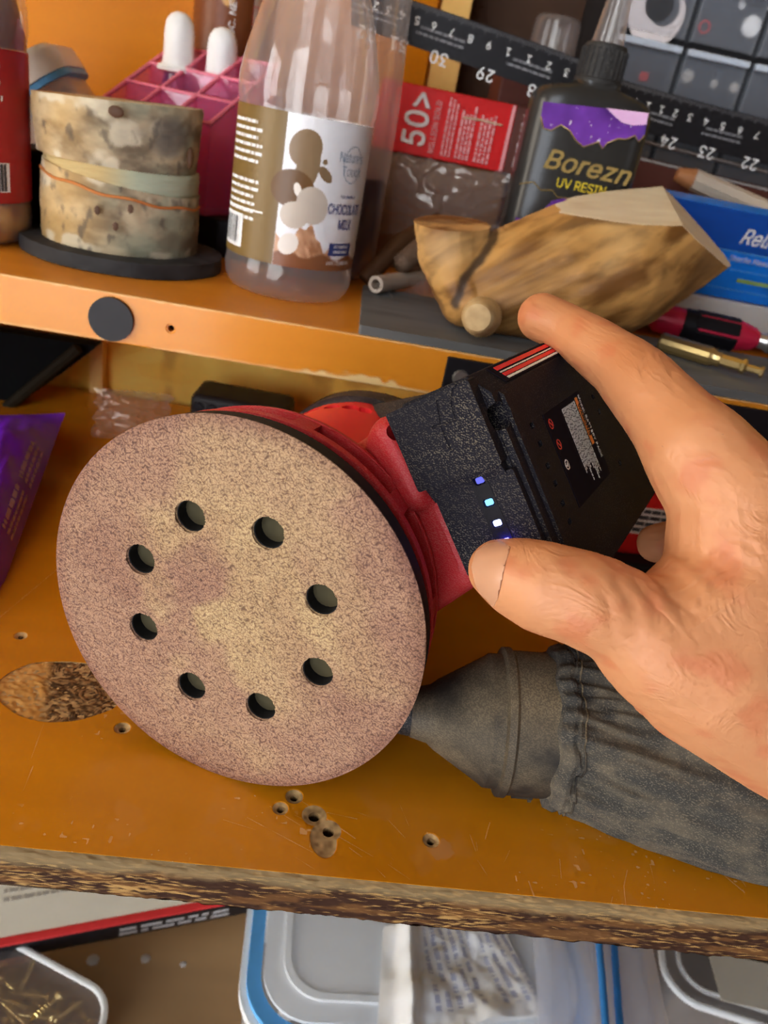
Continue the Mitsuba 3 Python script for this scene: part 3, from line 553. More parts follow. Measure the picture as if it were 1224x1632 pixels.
def choc_print(p, n, uv):
    """printed sleeve: x in turns of the sleeve from its left edge (0 to 1), y from bottom to top"""
    u0 = uv; uv = mi.Point2f(.302 + (uv.x - .302) / .60, uv.y); c = mix((.79, .80, .83), (.79, .80, .83), 0.0)
    c = mix(c, (.155, .095, .026), smoothstep(.302, .300, uv.x))
    def on(c, col, d): return mix(c, col, smoothstep(1.03, .98, d))
    c = on(c, (.22, .145, .075), ell(uv, .385, .80, .066, .12, -.05)); c = on(c, (.22, .145, .075), ell(uv, .400, .66, .046, .16, -.12))
    c = on(c, (.20, .13, .065), ell(uv, .478, .655, .026, .050, .35)); c = on(c, (.20, .13, .065), ell(uv, .470, .735, .010, .018))
    c = on(c, (.13, .065, .022), ell(uv, .350, .53, .090, .125)); c = on(c, (.80, .74, .66), ell(uv, .372, .53, .016, .045, .15))
    c = on(c, (.52, .45, .37), ell(uv, .440, .44, .068, .125, .05)); c = on(c, (.52, .45, .37), ell(uv, .370, .36, .060, .09))
    w = uv.y - (.20 + .10 * smoothstep(.34, .44, uv.x) - .16 * smoothstep(.44, .52, uv.x)) - .018 * dr.sin(uv.x * 130)
    c = mix(c, mix((.33, .14, .06), (.66, .40, .24), noise(uv.x * 70 + uv.y * 16, uv.y * 22)), smoothstep(.005, -.005, w) * smoothstep(.300, .304, uv.x) * smoothstep(.565, .545, uv.x))
    c = mix(c, (.20, .075, .03), smoothstep(.11, .085, uv.y - .02 * dr.sin(uv.x * 40)) * smoothstep(.300, .304, uv.x))
    c = on(c, (.74, .68, .60), ell(uv, .358, .16, .042, .075, -.1))
    return c
mat('choc_sleeve', choc_print, rough=.35, clearcoat=.3)
mat('emblem_grey', (.20, .27, .35), rough=.5)
def milk_bottle(key, c, turn, label, full=True):
    info(key, label, 'bottle')
    shell(key + '__body', MILK, c, 'clear_pet')
    PH0 = -112; R = .0337; W = 2 * np.pi * R * .93; z0, hh = .0185, .0685; M = rotz(turn, c)
    m, uv = sheet(W, hh, R, PH0, z0, 0, 90, 6); add(key + '__sleeve', m, 'choc_sleeve', 'printed brown and white sleeve', M=M, uv=uv * [1, 1])
    ph = lambda u: PH0 + math.degrees(u * W / R)
    brown = [wrap(lines(6, .026, .0015, .0034, 3 + i, .00005, .8), R + .00012, ph(.115), z0 + hh * y) for i, y in enumerate((.90, .52))]
    bar = [wrap(bx(.020, .016, .00005, (.010, 0, 0)), R + .0001, ph(.10), z0 + hh * .17), wrap(bx(.032, .0009, .00005, (.016, 0, 0)), R + .0001, ph(.10), z0 + hh * .33)]
    add(key + '__sleeve_print', cat(*brown, *bar), 'paper_white', M=M, smooth=False)
    r_ = np.random.default_rng(4); x = 0; bars = []
    while x < .016: w_ = r_.choice([.0004, .0008, .0012]); bars.append(wrap(bx(w_, .013, .00004, (x, 0, 0)), R + .00017, ph(.10) + 3, z0 + hh * .17)); x += w_ + r_.choice([.0005, .0009])
    add(key + '__barcode', cat(*bars), 'ink', M=M, smooth=False)
    if full:
        ringp = Point(0, 0).buffer(.0080, 24); ringp = ringp.difference(Point(0, 0).buffer(.0076, 24)); from shapely import affinity
        em = prism(affinity.scale(ringp, .82, 1.05), .00005)
        add(key + '__emblem', cat(wrap(em, R + .0001, ph(.487), z0 + hh * .74), wrap(text("Nature's", .0044, .00005, center=True, sx=.72), R + .0001, ph(.484), z0 + hh * .755), wrap(text('Touch', .0044, .00005, center=True, sx=.8), R + .0001, ph(.488), z0 + hh * .665)), 'emblem_grey', M=M, smooth=False)
        add(key + '__lettering', cat(wrap(text('VITAMIN A', .0014, .00005, center=True), R + .0001, ph(.488), z0 + hh * .515), wrap(text('CHOCOLATE', .0046, .00005, True, True, .62), R + .0001, ph(.488), z0 + hh * .405), wrap(text('MILK', .0046, .00005, True, True, .62), R + .0001, ph(.490), z0 + hh * .30)), 'navy', M=M, smooth=False)
        add(key + '__flag', wrap(bx(.0165, .0062, .00004, (0, 0, 0)), R + .00008, ph(.487), z0 + hh * .155), 'navy', M=M, smooth=False)
        add(key + '__flag_print', cat(wrap(text('VITAMIN D', .0015, .00005, True, True), R + .00015, ph(.487), z0 + hh * .165), wrap(text('ADDED MILK', .0013, .00005, True, True), R + .00015, ph(.487), z0 + hh * .13), wrap(text('14 FL OZ (414 mL)', .0018, .00005, True, True, .8), R + .00015, ph(.487), z0 + hh * .045)), 'paper_white', M=M, smooth=False)
MC = np.array([-.0259, .2763, SZ + .0004])
milk_bottle('milk_bottle', MC, 0, 'empty clear chocolate milk bottle with brown and white sleeve at the front of the shelf')
c3 = on_y(352, 60, .452); c3[2] = SZ
milk_bottle('milk_bottle', c3, 0, 'x') if False else None
# tall bottle behind with dark syrup
c2 = np.array([-.0165, .348, SZ + .0004])
info('syrup_bottle', 'tall clear bottle holding dark red syrup behind the empty milk bottle', 'bottle')
TALL = np.vstack([[(0, .002), (.030, .0005)], spline([(.034, .002), (.0385, .010), (.0390, .02), (.0390, .060), (.0385, .10), (.0365, .135), (.0350, .16), (.028, .19), (.016, .215), (.015, .23)], 50)])
shell('syrup_bottle__body', TALL, c2, 'clear_pet')
add('syrup_bottle__syrup', lathe([(0, .002), (.030, .002), (.037, .010), (.0378, .02), (.0378, .056), (.0374, .060), (0, .060)], 48), 'dark_juice', 'dark red syrup', M=rotz(0, c2), smooth=30)
# chocolate carton bottle far behind: brown and white sleeve
cb = on_y(345, 60, .445)
info('brown_bottle', 'brown labelled bottle behind the white dropper bulbs', 'bottle')
mat('brown_sleeve', lambda p, n, uv: mix(mix((.16, .045, .012), (.55, .30, .10), smoothstep(1.03, .97, ell(uv, .30, .93, .05, .10))), (.74, .70, .66), smoothstep(.44, .445, uv.x)), rough=.4)
Rb = .0215; cbz = np.array([cb[0] + .006, .4465, SZ])
add('brown_bottle__body', lathe([(0, 0), (.0205, 0), (.0215, .003), (.0215, .165), (.018, .19), (.014, .205), (.014, .22), (0, .22)], 40), 'white_plastic', M=rotz(0, cbz))
bs, uv = sheet(2 * np.pi * (Rb + .0003) * .95, .150, Rb + .0003, -95, .012, 0, 70, 6)
add('brown_bottle__sleeve', bs, 'brown_sleeve', M=rotz(0, cbz), uv=uv)
vt = text('CHOC. NEW', .0042, .00006, True); vt.apply_transform(euler((0, 0, 0), 0, 0, 90))
add('brown_bottle__lettering', wrap(vt, Rb + .0006, 22, .112), 'paper_white', M=rotz(0, cbz), smooth=False)
vt2 = cat(bx(.006, .0004, .0001, (0, 0, 0)), bx(.006, .0004, .0001, (0, .010, 0)), bx(.0004, .010, .0001, (.003, .005, 0)), bx(.0004, .010, .0001, (-.003, .005, 0)))
add('brown_bottle__panel_outline', wrap(vt2, Rb + .0006, 62, .130), 'print_red', M=rotz(0, cbz), smooth=False)

# red labelled bottle at the left edge
LB = np.array([-.1958, .276, SZ + .0004])
info('red_label_bottle', 'red labelled plastic bottle cut by the left picture edge', 'bottle')
shell('red_label_bottle__body', MILK * [.985, 1.05], LB, 'clear_pet')
mat('red_sleeve', (.36, .008, .012), rough=.35, clearcoat=.3)
m, uv = sheet(.20, .0675, .0335, -170, .0215, 0, 70, 4); add('red_label_bottle__sleeve', m, 'red_sleeve', M=rotz(0, LB), smooth=True)
add('red_label_bottle__syrup', lathe([(0, .002), (.028, .002), (.0322, .008), (.0322, .0205), (0, .0205)], 40), 'amber_syrup', M=rotz(0, LB))
add('red_label_bottle__residue', lathe([(0, .0895), (.0325, .0895), (.0325, .095), (.028, .113), (.022, .122), (0, .1225)], 40), mat('residue', (.13, .05, .055), rough=.4), 'brown residue', M=rotz(0, LB))
pr_ = [wrap(lines(3, .024, .0023, .0068, 11, .00005, .9), .0337, 22, .0820), wrap(lines(4, .024, .0022, .0068, 12, .00005, .7), .0337, 22, .0565)]
add('red_label_bottle__sleeve_print', cat(*pr_, wrap(bx(.024, .0135, .00004, (.012, 0, 0)), .0336, 24, .0335)), 'paper_white', M=rotz(0, LB), smooth=False)
r_ = np.random.default_rng(9); x = 0; bars = []
while x < .022: w_ = r_.choice([.0005, .0009, .0013]); bars.append(wrap(bx(w_, .0125, .00004, (x, 0, 0)), .0338, 26, .0335)); x += w_ + r_.choice([.0005, .0009])
add('red_label_bottle__barcode', cat(*bars), 'ink', M=rotz(0, LB), smooth=False)

# food box with clip lid behind it, leaning
def rrect(w, d, r): return sbox(-w / 2 + r, -d / 2 + r, w / 2 - r, d / 2 - r).buffer(r, 10)
def tub(key, M, w, d, h, label, group=None, lid_h=.012):
    info(key, label, 'food container', group)
    add(key + '__body', man(prism(rrect(w - .008, d - .008, .014), h)) - man(prism(rrect(w - .011, d - .011, .0125), h, .0015)), 'milky_plastic', M=M)
    add(key + '__gasket', prism(rrect(w - .001, d - .001, .017).difference(rrect(w - .009, d - .009, .013)), .0035, h + .0005), 'blue_gasket', 'blue sealing gasket', M=M)
    lid = man(prism(rrect(w, d, .018), lid_h * .45, h + .0042)) + man(prism(rrect(w - .010, d - .010, .014), lid_h * .3, h + .0042 + lid_h * .3))
    add(key + '__lid', lid, 'white_plastic', 'whitish clip-on lid', M=M, smooth=35)
lt_ = on_y(60, 125, .36)
fcR = euler((0, 0, 0), 0, -39, 0); fcR[:3, 3] = on_y(28, 150, .372) - fcR[:3, :3] @ [0, 0, .066]
tub('food_container', fcR, .080, .06, .056, 'small clear food container with blue seal leaning behind the red labelled bottle', None, .026)

# birch box on a black coaster
cc2 = np.array([-.1165, .2895, SZ])
an = np.linspace(0, 2 * np.pi, 90, endpoint=False); wob = 1 + .035 * (meshkit.fbm(np.c_[2.4 * np.cos(an), 2.4 * np.sin(an), an * 0], 3, 5) - .5)
cm = man(prism(Polygon(np.c_[.0525 * wob * np.cos(an), .0495 * wob * np.sin(an)]), .0072)).refine_to_length(.003); cm = to_tm(cm); cm.vertices += cm.vertex_normals * (.0012 * (meshkit.fbm(cm.vertices * 160, 3) - .5))[:, None] * (cm.vertices[:, 2:] > .0015)
add('coaster', cm, 'slate', 'round black rough-edged slate coaster under the birch box', 'coaster', M=rotz(0, cc2 + [0, 0, .0004]), smooth=40)
def bark(p, n, uv):
    a = fbm(p.x * 60, p.y * 60, p.z * 95, octaves=4); b = fbm(p.x * 210 + 9, p.y * 210, p.z * 110); g = fbm(p.x * 22, p.y * 22, p.z * 30 + 4)
    c = mix((.135, .10, .062), (.42, .34, .215), smoothstep(.32, .66, a)); c = mix(c, (.56, .34, .11), .55 * smoothstep(-.105, -.142, p.x) * smoothstep(.3, .6, g))
    c = mix(c, (.27, .29, .20), .65 * smoothstep(-.128, -.095, p.x) * smoothstep(.40, .6, fbm(p.x * 40, p.y * 40, p.z * 40)))
    c = mix(c, (.62, .55, .40), .6 * smoothstep(.58, .70, fbm(p.x * 75 + 31, p.y * 75, p.z * 75))); c = mix(c, (.075, .06, .045), .7 * smoothstep(.60, .78, b)); return mix(c, (.10, .09, .08), .75 * smoothstep(.62, .80, fbm(p.x * 34 + 3, p.y * 34, p.z * 34)))
mat('birch_bark', bark, rough=.8, bump=lambda p, n, uv: .0007 * fbm(p.x * 190, p.y * 190, p.z * 280), bscale=.8)
mat('bark_inner', (.52, .17, .04), rough=.7); mat('cut_wood', lambda p, n, uv: mix((.55, .42, .25), (.70, .58, .38), fbm(p.x * 60, p.y * 60, p.z * 60)), rough=.7)
mat('lichen_bark', lambda p, n, uv: mix(mix((.40, .30, .14), (.50, .36, .15), noise(p.x * 90, p.y * 90, p.z * 90)), (.38, .42, .30), smoothstep(-.120, -.100, p.x)), rough=.85)
def round_log(rx, ry, z0, z1, flare, seed, tilt=(0, 0)):
    def fn(u, v):
        a = u * 2 * np.pi; q = np.stack([1.7 * np.cos(a), 1.7 * np.sin(a), v * .5], -1); w = 1 + .05 * (meshkit.fbm(q, 3, seed) - .5)
        d = .0012 * (meshkit.fbm(np.stack([rx * np.cos(a) * 200, ry * np.sin(a) * 200, v * 9], -1), 3, seed) - .5)
        s = 1 + flare * (v - .5) + .012 * np.sin(v * 3.1); x, y = (rx * w * s + d) * np.cos(a), (ry * w * s + d) * np.sin(a)
        return x, y, z0 + (z1 - z0) * v + tilt[0] * x * (v > .5) + tilt[1] * x * (v < .5)
    g, _ = grid(181, 24, fn); n = 24
    V = list(g.vertices); F_ = list(g.faces); b0, b1 = len(V), len(V) + 1
    V += [[0, 0, z0], [0, 0, z1]]
    for i in range(180): F_ += [[b0, (i + 1) * n, i * n], [b1, i * n + n - 1, (i + 1) * n + n - 1]]
    m = trimesh.Trimesh(np.array(V), np.array(F_), process=False); m.merge_vertices(); m.fix_normals(); return m
info('birch_box', 'round birch bark box with shifted lid on the black coaster', 'wooden box')
BM = rotz(0, (cc2[0] - .002, cc2[1] + .001, SZ + .0078))
add('birch_box__body', round_log(.0398, .0385, 0, .0335, -.02, 3, (-.10, 0)), 'birch_bark', M=BM, smooth=50)
add('birch_box__inner_rim', round_log(.0385, .0370, .030, .0405, 0, 6), 'lichen_bark', 'thin lip with greenish lichen', M=BM, smooth=50)
add('birch_box__bark_seam', tube([( .0402 * math.cos(a) * 1.0, .0390 * math.sin(a) * 1.0, .0285 - .10 * .0402 * math.cos(a) + .0006 * math.sin(a * 9)) for a in np.linspace(math.pi * .98, 2.02 * math.pi, 80)], .0007, 6), 'bark_inner', 'orange inner bark line', M=BM, smooth=True)
add('birch_box__lid', round_log(.0405, .0392, .0405, .0690, .05, 9, (.07, 0)), 'birch_bark', M=rotz(0, (cc2[0] - .0045, cc2[1] + .001, SZ + .0078)), smooth=50)
kn = man(m3.Manifold.sphere(1, 16))
for px, py, yy in ((155, 335, .2485), (208, 333, .2485), (184, 361, .2475)):
    k = on_y(px, py, yy); add('birch_box__knot', xf(kn, frame(k, (.0014, 0, 0), (0, .0004, 0), (0, 0, .0022))), 'dark_panel', M=None)
k = on_y(185, 178, .2478); add('birch_box__knot', xf(kn, frame(k, (.0036, 0, 0), (0, .0007, 0), (0, 0, .0026))), 'dark_panel')
k = on_y(303, 252, .2735); add('birch_box__knot', xf(kn, frame(k, (.0018, 0, 0), (0, .0016, 0), (0, 0, .0052))), 'dark_panel')

# pink organiser on a black case, dropper bottles in it
add('black_case', cat(rbox(.165, .115, .0225, .003, (-.115, .392, SZ + .0115))), 'clean_black', 'low black case under the pink acrylic organizer', 'case')
add('black_tin', rbox(.03, .05, .045, .003, (-.165, .325, SZ + .0228)), 'clean_black', 'small black tin wedged between the red labelled bottle and the birch box', 'tin')
PM = rotz(-26, (-.1535, .366, SZ + .0232)); PW, PD, HF, HB = .080, .066, .0485, .086
info('organizer', 'transparent pink acrylic organizer with stepped compartments behind the birch box', 'organizer')
def hgt(y): return HF + (HB - HF) * y / PD
t_ = .0021
for i in range(4):
    x = (PW - t_) * i / 3
    add('organizer__side_panel' if i in (0, 3) else 'organizer__partition', xf(prism([(0, 0), (PD, 0), (PD, HB), (0, HF)], t_), frame((x, 0, 0), (0, 1, 0), (0, 0, 1), (1, 0, 0))), 'pink_acrylic', M=PM, smooth=False)
for j in range(4):
    y = (PD - t_) * j / 3; add('organizer__front_panel' if j == 0 else 'organizer__back_panel' if j == 3 else 'organizer__cross_panel', bx(PW, t_, hgt(y), (PW / 2, y + t_ / 2, hgt(y) / 2)), 'pink_acrylic', M=PM, smooth=False)
add('organizer__base', rbox(PW + .004, PD + .004, .004, .001, (PW / 2, PD / 2, .002)), 'pink_acrylic', M=PM, smooth=False)
mat('pink_edge', (.85, .20, .30), rough=.25)
rim = [bx(t_ + .0002, .0008, .0008)]
edges = []
for i in range(4):
    x = (PW - t_) * i / 3 + t_ / 2; edges.append(tube([(x, 0, HF), (x, PD, HB)], .0013, 6))
for j in range(4):
    y = (PD - t_) * j / 3 + t_ / 2; edges.append(tube([(0, y, hgt(y)), (PW, y, hgt(y))], .0013, 6))
for e_ in edges: add('organizer__edge', e_, 'pink_edge', M=PM, smooth=True)
bulb = lathe([(0, .0), (.0125, .0), (.0128, .002), (.0118, .0040), (.0098, .0048), (.0092, .012), (.0090, .028), (.0082, .034), (.0058, .0385), (.0025, .0405), (0, .0408)], 40)
for (px, py, lab) in ((284, 104, 'white dropper bulb bottle standing higher, the left one in the pink organizer'), (351, 128, 'white dropper bulb bottle standing lower, the right one in the pink organizer')):
    d0 = on_y(px, py, .402 if px < 300 else .398); kk = 'dropper_bottle' if 'dropper_bottle' not in labels else 'dropper_bottle_001'
    info(kk, lab, 'dropper bottle', None)
    add(kk + '__bulb', bulb, 'white_rubber', 'white rubber bulb', M=rotz(0, d0 - [0, 0, .004]) @ np.diag([1, 1, .80, 1]), smooth=40)
    hb_ = d0[2] - .005 - (SZ + .028)
    add(kk + '__glass', lathe([(0, 0), (.0105, 0), (.0115, .002), (.0115, hb_ - .012), (.0085, hb_ - .004), (.0080, hb_), (0, hb_)], 32), 'violet_glass', M=rotz(0, (d0[0], d0[1], SZ + .0282)), smooth=40)
# ------------------------------------------------------------------ right half of the upper shelf
from shapely import affinity
mat('carton_red', (.62, .012, .012), rough=.35, clearcoat=.2); mat('carton_dark', (.10, .028, .018), rough=.5); mat('carton_brown', (.16, .085, .04), rough=.8)
mat('print_pink', (.80, .36, .36), rough=.5)
YB = .405
a, b = on_y(628, 240, YB), on_y(800, 252, YB); tp = on_y(640, 125, YB)
bxw, bxh = .0885, tp[2] - a[2] - .001
rb0 = np.array([a[0] - .014, YB, a[2] - .0005])
add('storage_box', rbox(.098, .062, rb0[2] - SZ - .0002, .002, (rb0[0] + .044, YB + .034, SZ + (rb0[2] - SZ) / 2)), 'carton_brown', 'brown cardboard box carrying the red carton', 'box')
RB = rotz(0, rb0); info('red_carton', 'red carton with large white sideways 50 standing behind the resin bottle', 'box')
add('red_carton__body', rbox(bxw, .05, bxh, .0008, (bxw / 2, .0256, bxh / 2)), 'carton_red', M=RB)
side = Polygon([(bxw - .0005, .0005), (bxw + .013, .0005), (bxw + .013, bxh), (bxw - .0005, bxh)])
add('red_carton__end_panel', rbox(.0165, .05, bxh - .0006, .0008, (bxw + .0081, .0262, bxh / 2)), 'carton_dark', 'dark brown end panel', M=RB)
def rot_text(s, h, x, z, bold=True, sx=1.0, y=-.0002):
    t = text(s, h, .0002, bold, sx=sx); return xf(t, frame((x, y, z), (0, 0, 1), (-1, 0, 0), (0, -1, 0)))
add('red_carton__number', rot_text('50>', .0150, .0325, .0045, True, .84), 'paper_white', M=RB, smooth=False)
add('red_carton__lettering', cat(rot_text('MILLION SOLD', .0036, .0395, .003, True, .86)), 'print_pink', M=RB, smooth=False)
def vlines(n, L, h, pitch, seed): return xf(lines(n, L, h, pitch, seed, .0002, .8), frame((0, -.0002, 0), (0, 0, 1), (1, 0, 0), (0, -1, 0)) @ np.diag([1, -1, 1, 1]))
add('red_carton__small_print', cat(mv(vlines(3, .036, .0014, .0026, 21), .0450, 0, .003), mv(vlines(4, .033, .0016, .0026, 22), .0545, 0, .003), mv(vlines(4, .030, .0016, .0028, 23), .0675, 0, .003), bx(.0022, .0002, bxh - .001, (bxw - .0022, -.0002, bxh / 2))), 'print_pink', M=RB, smooth=False)
add('red_carton__end_lettering', rot_text('THE USA', .0072, bxw + .0125, .004, True, .8, y=.0010), 'paper_white', M=RB, smooth=False)
add('thin_twig', tube([on_y(738, 187, YB) + [0, -.0006, 0], on_y(770, 192, YB) + [0, -.0008, 0], on_y(800, 200, YB) + [0, -.0006, 0]], .0006, 6), 'cut_wood', 'thin pale twig across the red carton', 'twig', smooth=True)
# plastic beaker standing behind the ruler
add('brown_box', rbox(.044, .045, .135, .002, (.1105, .448, SZ + .0677)), 'carton_dark', 'dark brown box behind the resin bottle', 'box')
cu = on_y(876, 98, .445)
CUP = np.vstack([[(0, .036), (.0125, .036)], spline([(.0140, .0352), (.0152, .033), (.0158, .02), (.0165, .0)], 20)])
shell('beaker', CUP, np.array([cu[0], .447, SZ + .1355]), 'clear_pet'); info('beaker', 'small clear plastic beaker turned upside down behind the ruler', 'cup')

# ruler
YR = .378
tp_ = [(560, -34), (650, -2), (780, 43), (920, 93), (1000, 130), (1100, 158), (1224, 191), (1340, 222)]
bt_ = [(560, 40), (650, 71), (780, 116), (920, 166), (1000, 202), (1100, 232), (1224, 264), (1340, 296)]
T3, B3_ = [on_y(*q, YR) for q in tp_], [on_y(*q, YR) for q in bt_]
from scipy.interpolate import PchipInterpolator
tt = np.linspace(0, 1, 8); fT, fB = PchipInterpolator(tt, T3), PchipInterpolator(tt, B3_)
def rul(u, v, d):
    u = np.asarray(u, float); v = np.asarray(v, float); q = fT(u) * (1 - v)[..., None] + fB(u) * v[..., None]; q[..., 1] -= d; return q
nu = 60; U = np.linspace(0, 1, nu); ring_ = np.stack([rul(U, U * 0, 0.0012), rul(U, U * 0 + 1, .0012), rul(U, U * 0 + 1, 0), rul(U, U * 0, 0)], 1)
fc = []
for i in range(nu - 1):
    for j in range(4): a_, b_ = i * 4 + j, i * 4 + (j + 1) % 4; fc += [[a_, b_, b_ + 4], [a_, b_ + 4, a_ + 4]]
fc += [[0, 2, 1], [0, 3, 2], [nu * 4 - 4, nu * 4 - 3, nu * 4 - 2], [nu * 4 - 4, nu * 4 - 2, nu * 4 - 1]]
rm = trimesh.Trimesh(ring_.reshape(-1, 3), fc, process=False); rm.fix_normals()
mat('ruler_black', (.010, .010, .012), rough=.4)
info('ruler', 'long black ruler with upside down white numbers leaning in front of the drawers', 'ruler')
add('ruler__blade', rm, 'ruler_black', smooth=False)
ulen = np.linalg.norm(np.diff(fT(np.linspace(0, 1, 200)), axis=0), axis=1).sum()
def on_ruler(m, u, v, flip=True, d=.0013):
    """flat lettering (x along, y up) laid on the ruler face at u along, v across"""
    o = rul(np.array([u]), np.array([v]), d)[0]; e = unit(rul(np.array([u + .01]), np.array([v]), d)[0] - rul(np.array([u - .01]), np.array([v]), d)[0]); z_ = np.array([0, -1.0, 0]); y_ = unit(np.cross(z_, e))
    if flip: e, y_ = -e, -y_
    return xf(m, frame(o, e, y_, z_))
ticks = [on_ruler(bx(.00035, .0020 if i % 5 else .0032, .0001, (0, .0016 if i % 5 else .0022, 0)), i / 250 * .99 + .004, 0) for i in range(250)]
add('ruler__tick_marks', cat(*ticks), mat('tick_grey', (.20, .20, .21), rough=.6), smooth=False, kind='stuff')
nums = []; uc = .0098 / ulen
for k in range(1, 38):
    u = uc * (k + .35)
    if u < .985: nums.append(on_ruler(text(str(k % 10 or 1), .0042, .0001, True, True), u, .22 + .09))
for k in range(0, 16):
    u = uc * 2.54 * (k + .62)
    if u < .97: nums.append(on_ruler(text(str(32 - k), .0066, .0001, True, True), u, .93 - .0))
add('ruler__numbers', cat(*nums), 'paper_white', smooth=False)
add('ruler__small_print', cat(*[on_ruler(mv(lines(2, .030, .0014, .0032, 40 + k, .0001, .7), -.015, 0, 0), uc * (2 + 4.6 * k), .66) for k in range(8)]), 'tick_grey', smooth=False, kind='stuff')
# dark case with pale edges under the ruler
e0, e1 = on_y(1010, 221, .40), on_y(1010, 250, .40)
info('flat_case', 'flat dark case with pale edges below the ruler', 'case')
DC = euler((e0[0], .400, e0[2]), 0, 2.0, 0)
hcase = e0[2] - SZ
add('flat_case__body', rbox(.15, .018, hcase - .010, .001, (.075, .0095, -hcase / 2 - .0040)), 'carton_dark', M=DC)
add('flat_case__edge', rbox(.15, .019, .0016, .0004, (.075, .0092, .0)), mat('pale_edge', (.46, .44, .42), rough=.4), 'pale upper edge', M=DC)
add('flat_case__edge', rbox(.15, .0192, .0018, .0004, (.075, .0092, e1[2] - e0[2])), 'pale_edge', 'pale lower edge', M=DC)

# drawers
YD = .432
D_TL, D_TR, D_BR, D_BL = [on_y(*q, YD) for q in ((1093, 76), (1205, 109), (1173, 178), (1079, 160))]
pw, ph_ = .0475, .0385
org = on_y(1094, 78, YD)
info('drawer_cabinet', 'black small parts cabinet with clear drawers in the upper right corner', 'cabinet')
cabW, cabH = pw * 4 + .006, .26
CX0 = org[0] - pw * 1 - .0035
add('drawer_cabinet__body', rbox(cabW, .10, cabH, .002, (CX0 + cabW / 2, YD + .052, SZ + cabH / 2)), mat('cabinet_black', (.012, .013, .015), rough=.35))
haze('drawer_clear', .16, (.70, .78, .88))
mat('drawer_inside', (.05, .058, .075), rough=.6)
mat('clear_lip', (.52, .60, .70), rough=.25)
for j in range(-1, 4):
    for i in range(-1, 3):
        zt = org[2] - j * ph_
        if zt - ph_ < SZ + .003 or (i == 2 and j > 1): continue
        x0 = org[0] + i * pw
        k = 'drawer_cabinet__drawer'; n_ = sum(1 for q in scene if q.startswith(k) and q.count('__') == 1); k = k if n_ == 0 else f'{k}_{n_:03d}'
        w_, h_ = pw - .0045, ph_ - .0040
        add(k, cat(bx(w_, .0012, h_, (x0 + w_ / 2, YD - .0030, zt - h_ / 2)), bx(.0014, .004, h_, (x0 + .0007, YD - .001, zt - h_ / 2)), bx(.0014, .004, h_, (x0 + w_ - .0007, YD - .001, zt - h_ / 2))), 'drawer_clear', smooth=False)
        add(k + '__lip', rbox(w_, .0065, .0042, .0008, (x0 + w_ / 2, YD - .0045, zt - .0022)), 'clear_lip', 'pale pull lip')
        add(k + '__interior', bx(w_ - .003, .0004, h_ - .003, (x0 + w_ / 2, YD - .0006, zt - h_ / 2)), 'drawer_inside', smooth=False)
def inside(px, py): return on_y(px, py, YD - .0014)
def faced(m, o): return xf(m, frame(o, (1, 0, 0), (0, 0, 1), (0, -1, 0)))
o = inside(1046, 22); add('foam_ring', faced(man(cyl(.0185, .0012, n=40)) - man(cyl(.0098, .01, (.004, .0035, -.005), 32)), o), mat('pale_pink', (.72, .66, .66), rough=.6), 'pale ring in the upper left clear drawer', 'ring')
o = inside(1050, 8); add('black_disc', faced(cyl(.0092, .0014, n=32), o), 'deep_black', 'black round disc inside the pale ring in the drawer', 'disc')
o = inside(1122, 43); add('red_band', faced(man(cyl(.0040, .0008, n=24)) - man(cyl(.0028, .01, (0, 0, -.004), 24)), o), 'print_red', 'small red ring in the clear drawer at the top right', 'ring')
o = inside(1197, 42); add('white_button', faced(lathe([(0, 0), (.0068, 0), (.0066, .0008), (.0052, .0012), (0, .0012)], 28), o), 'white_plastic', 'round white button in the clear drawer at the top right', 'button')
o = inside(1182, 8); add('white_peg', faced(cat(cyl(.0026, .001, n=16), xf(bx(.018, .0012, .0008, (.009, .001, .0005)), np.eye(4))), o), 'white_plastic', 'small white peg with a stem in the clear drawer at the top right', 'peg')
o = inside(1026, 122); add('red_bead', faced(rbox(.006, .0055, .0012, .0005), o), 'print_red', 'small red bit in the second row clear drawer', 'bead')
for (px, py, r, w_) in ((1096, 122, .0045, 'largest pale bead in the frosted second row drawer, on its left'), (1138, 134, .0030, 'small pale bead in the middle of the frosted second row drawer'), (1170, 140, .0036, 'pale bead at the right end of the frosted second row drawer')):
    o = inside(px, py); add('pale_bead', faced(lathe([(0, 0), (r, 0), (r * .7, .001), (0, .0012)], 20), o), 'pale_edge', w_, 'bead', group='beads in the frosted drawer')

# resin bottle
mat('bottle_black', (.020, .020, .019), rough=.22, clearcoat=.5); mat('cap_black', dusty((.018, .018, .018), (.12, .115, .10), .3, 1500, 60), rough=.65)
RBc = np.array([.1225, .312, SZ]); YF = .2955
def rr_section(w, d, r, n=12): return np.array(rrect(w, d, min(r, d / 2.02)).exterior.simplify(.0001).coords)[:-1]
def loft(levels, n=72):
    ps = []
    for (w, d, z) in levels:
        a = np.linspace(0, 2 * np.pi, n, endpoint=False); e = 3.2; c, s = np.cos(a), np.sin(a)
        ps.append(np.c_[w / 2 * np.sign(c) * np.abs(c) ** (2 / e), d / 2 * np.sign(s) * np.abs(s) ** (2 / e), np.full(n, z)])
    V = np.vstack(ps + [[[0, 0, levels[0][2]]], [[0, 0, levels[-1][2]]]]); fa = []; L = len(levels)
    for i in range(L - 1):
        for j in range(n): p_, q_ = i * n + j, i * n + (j + 1) % n; fa += [[p_, q_, q_ + n], [p_, q_ + n, p_ + n]]
    for j in range(n): fa += [[L * n, (j + 1) % n, j], [L * n + 1, (L - 1) * n + j, (L - 1) * n + (j + 1) % n]]
    return trimesh.Trimesh(V, fa, process=False)
BMt = euler(RBc + [0, 0, .0052], 0, 0.0, 0)
info('resin_bottle', 'flat black bottle with purple galaxy label behind the branch wood', 'bottle')
zs = .1195
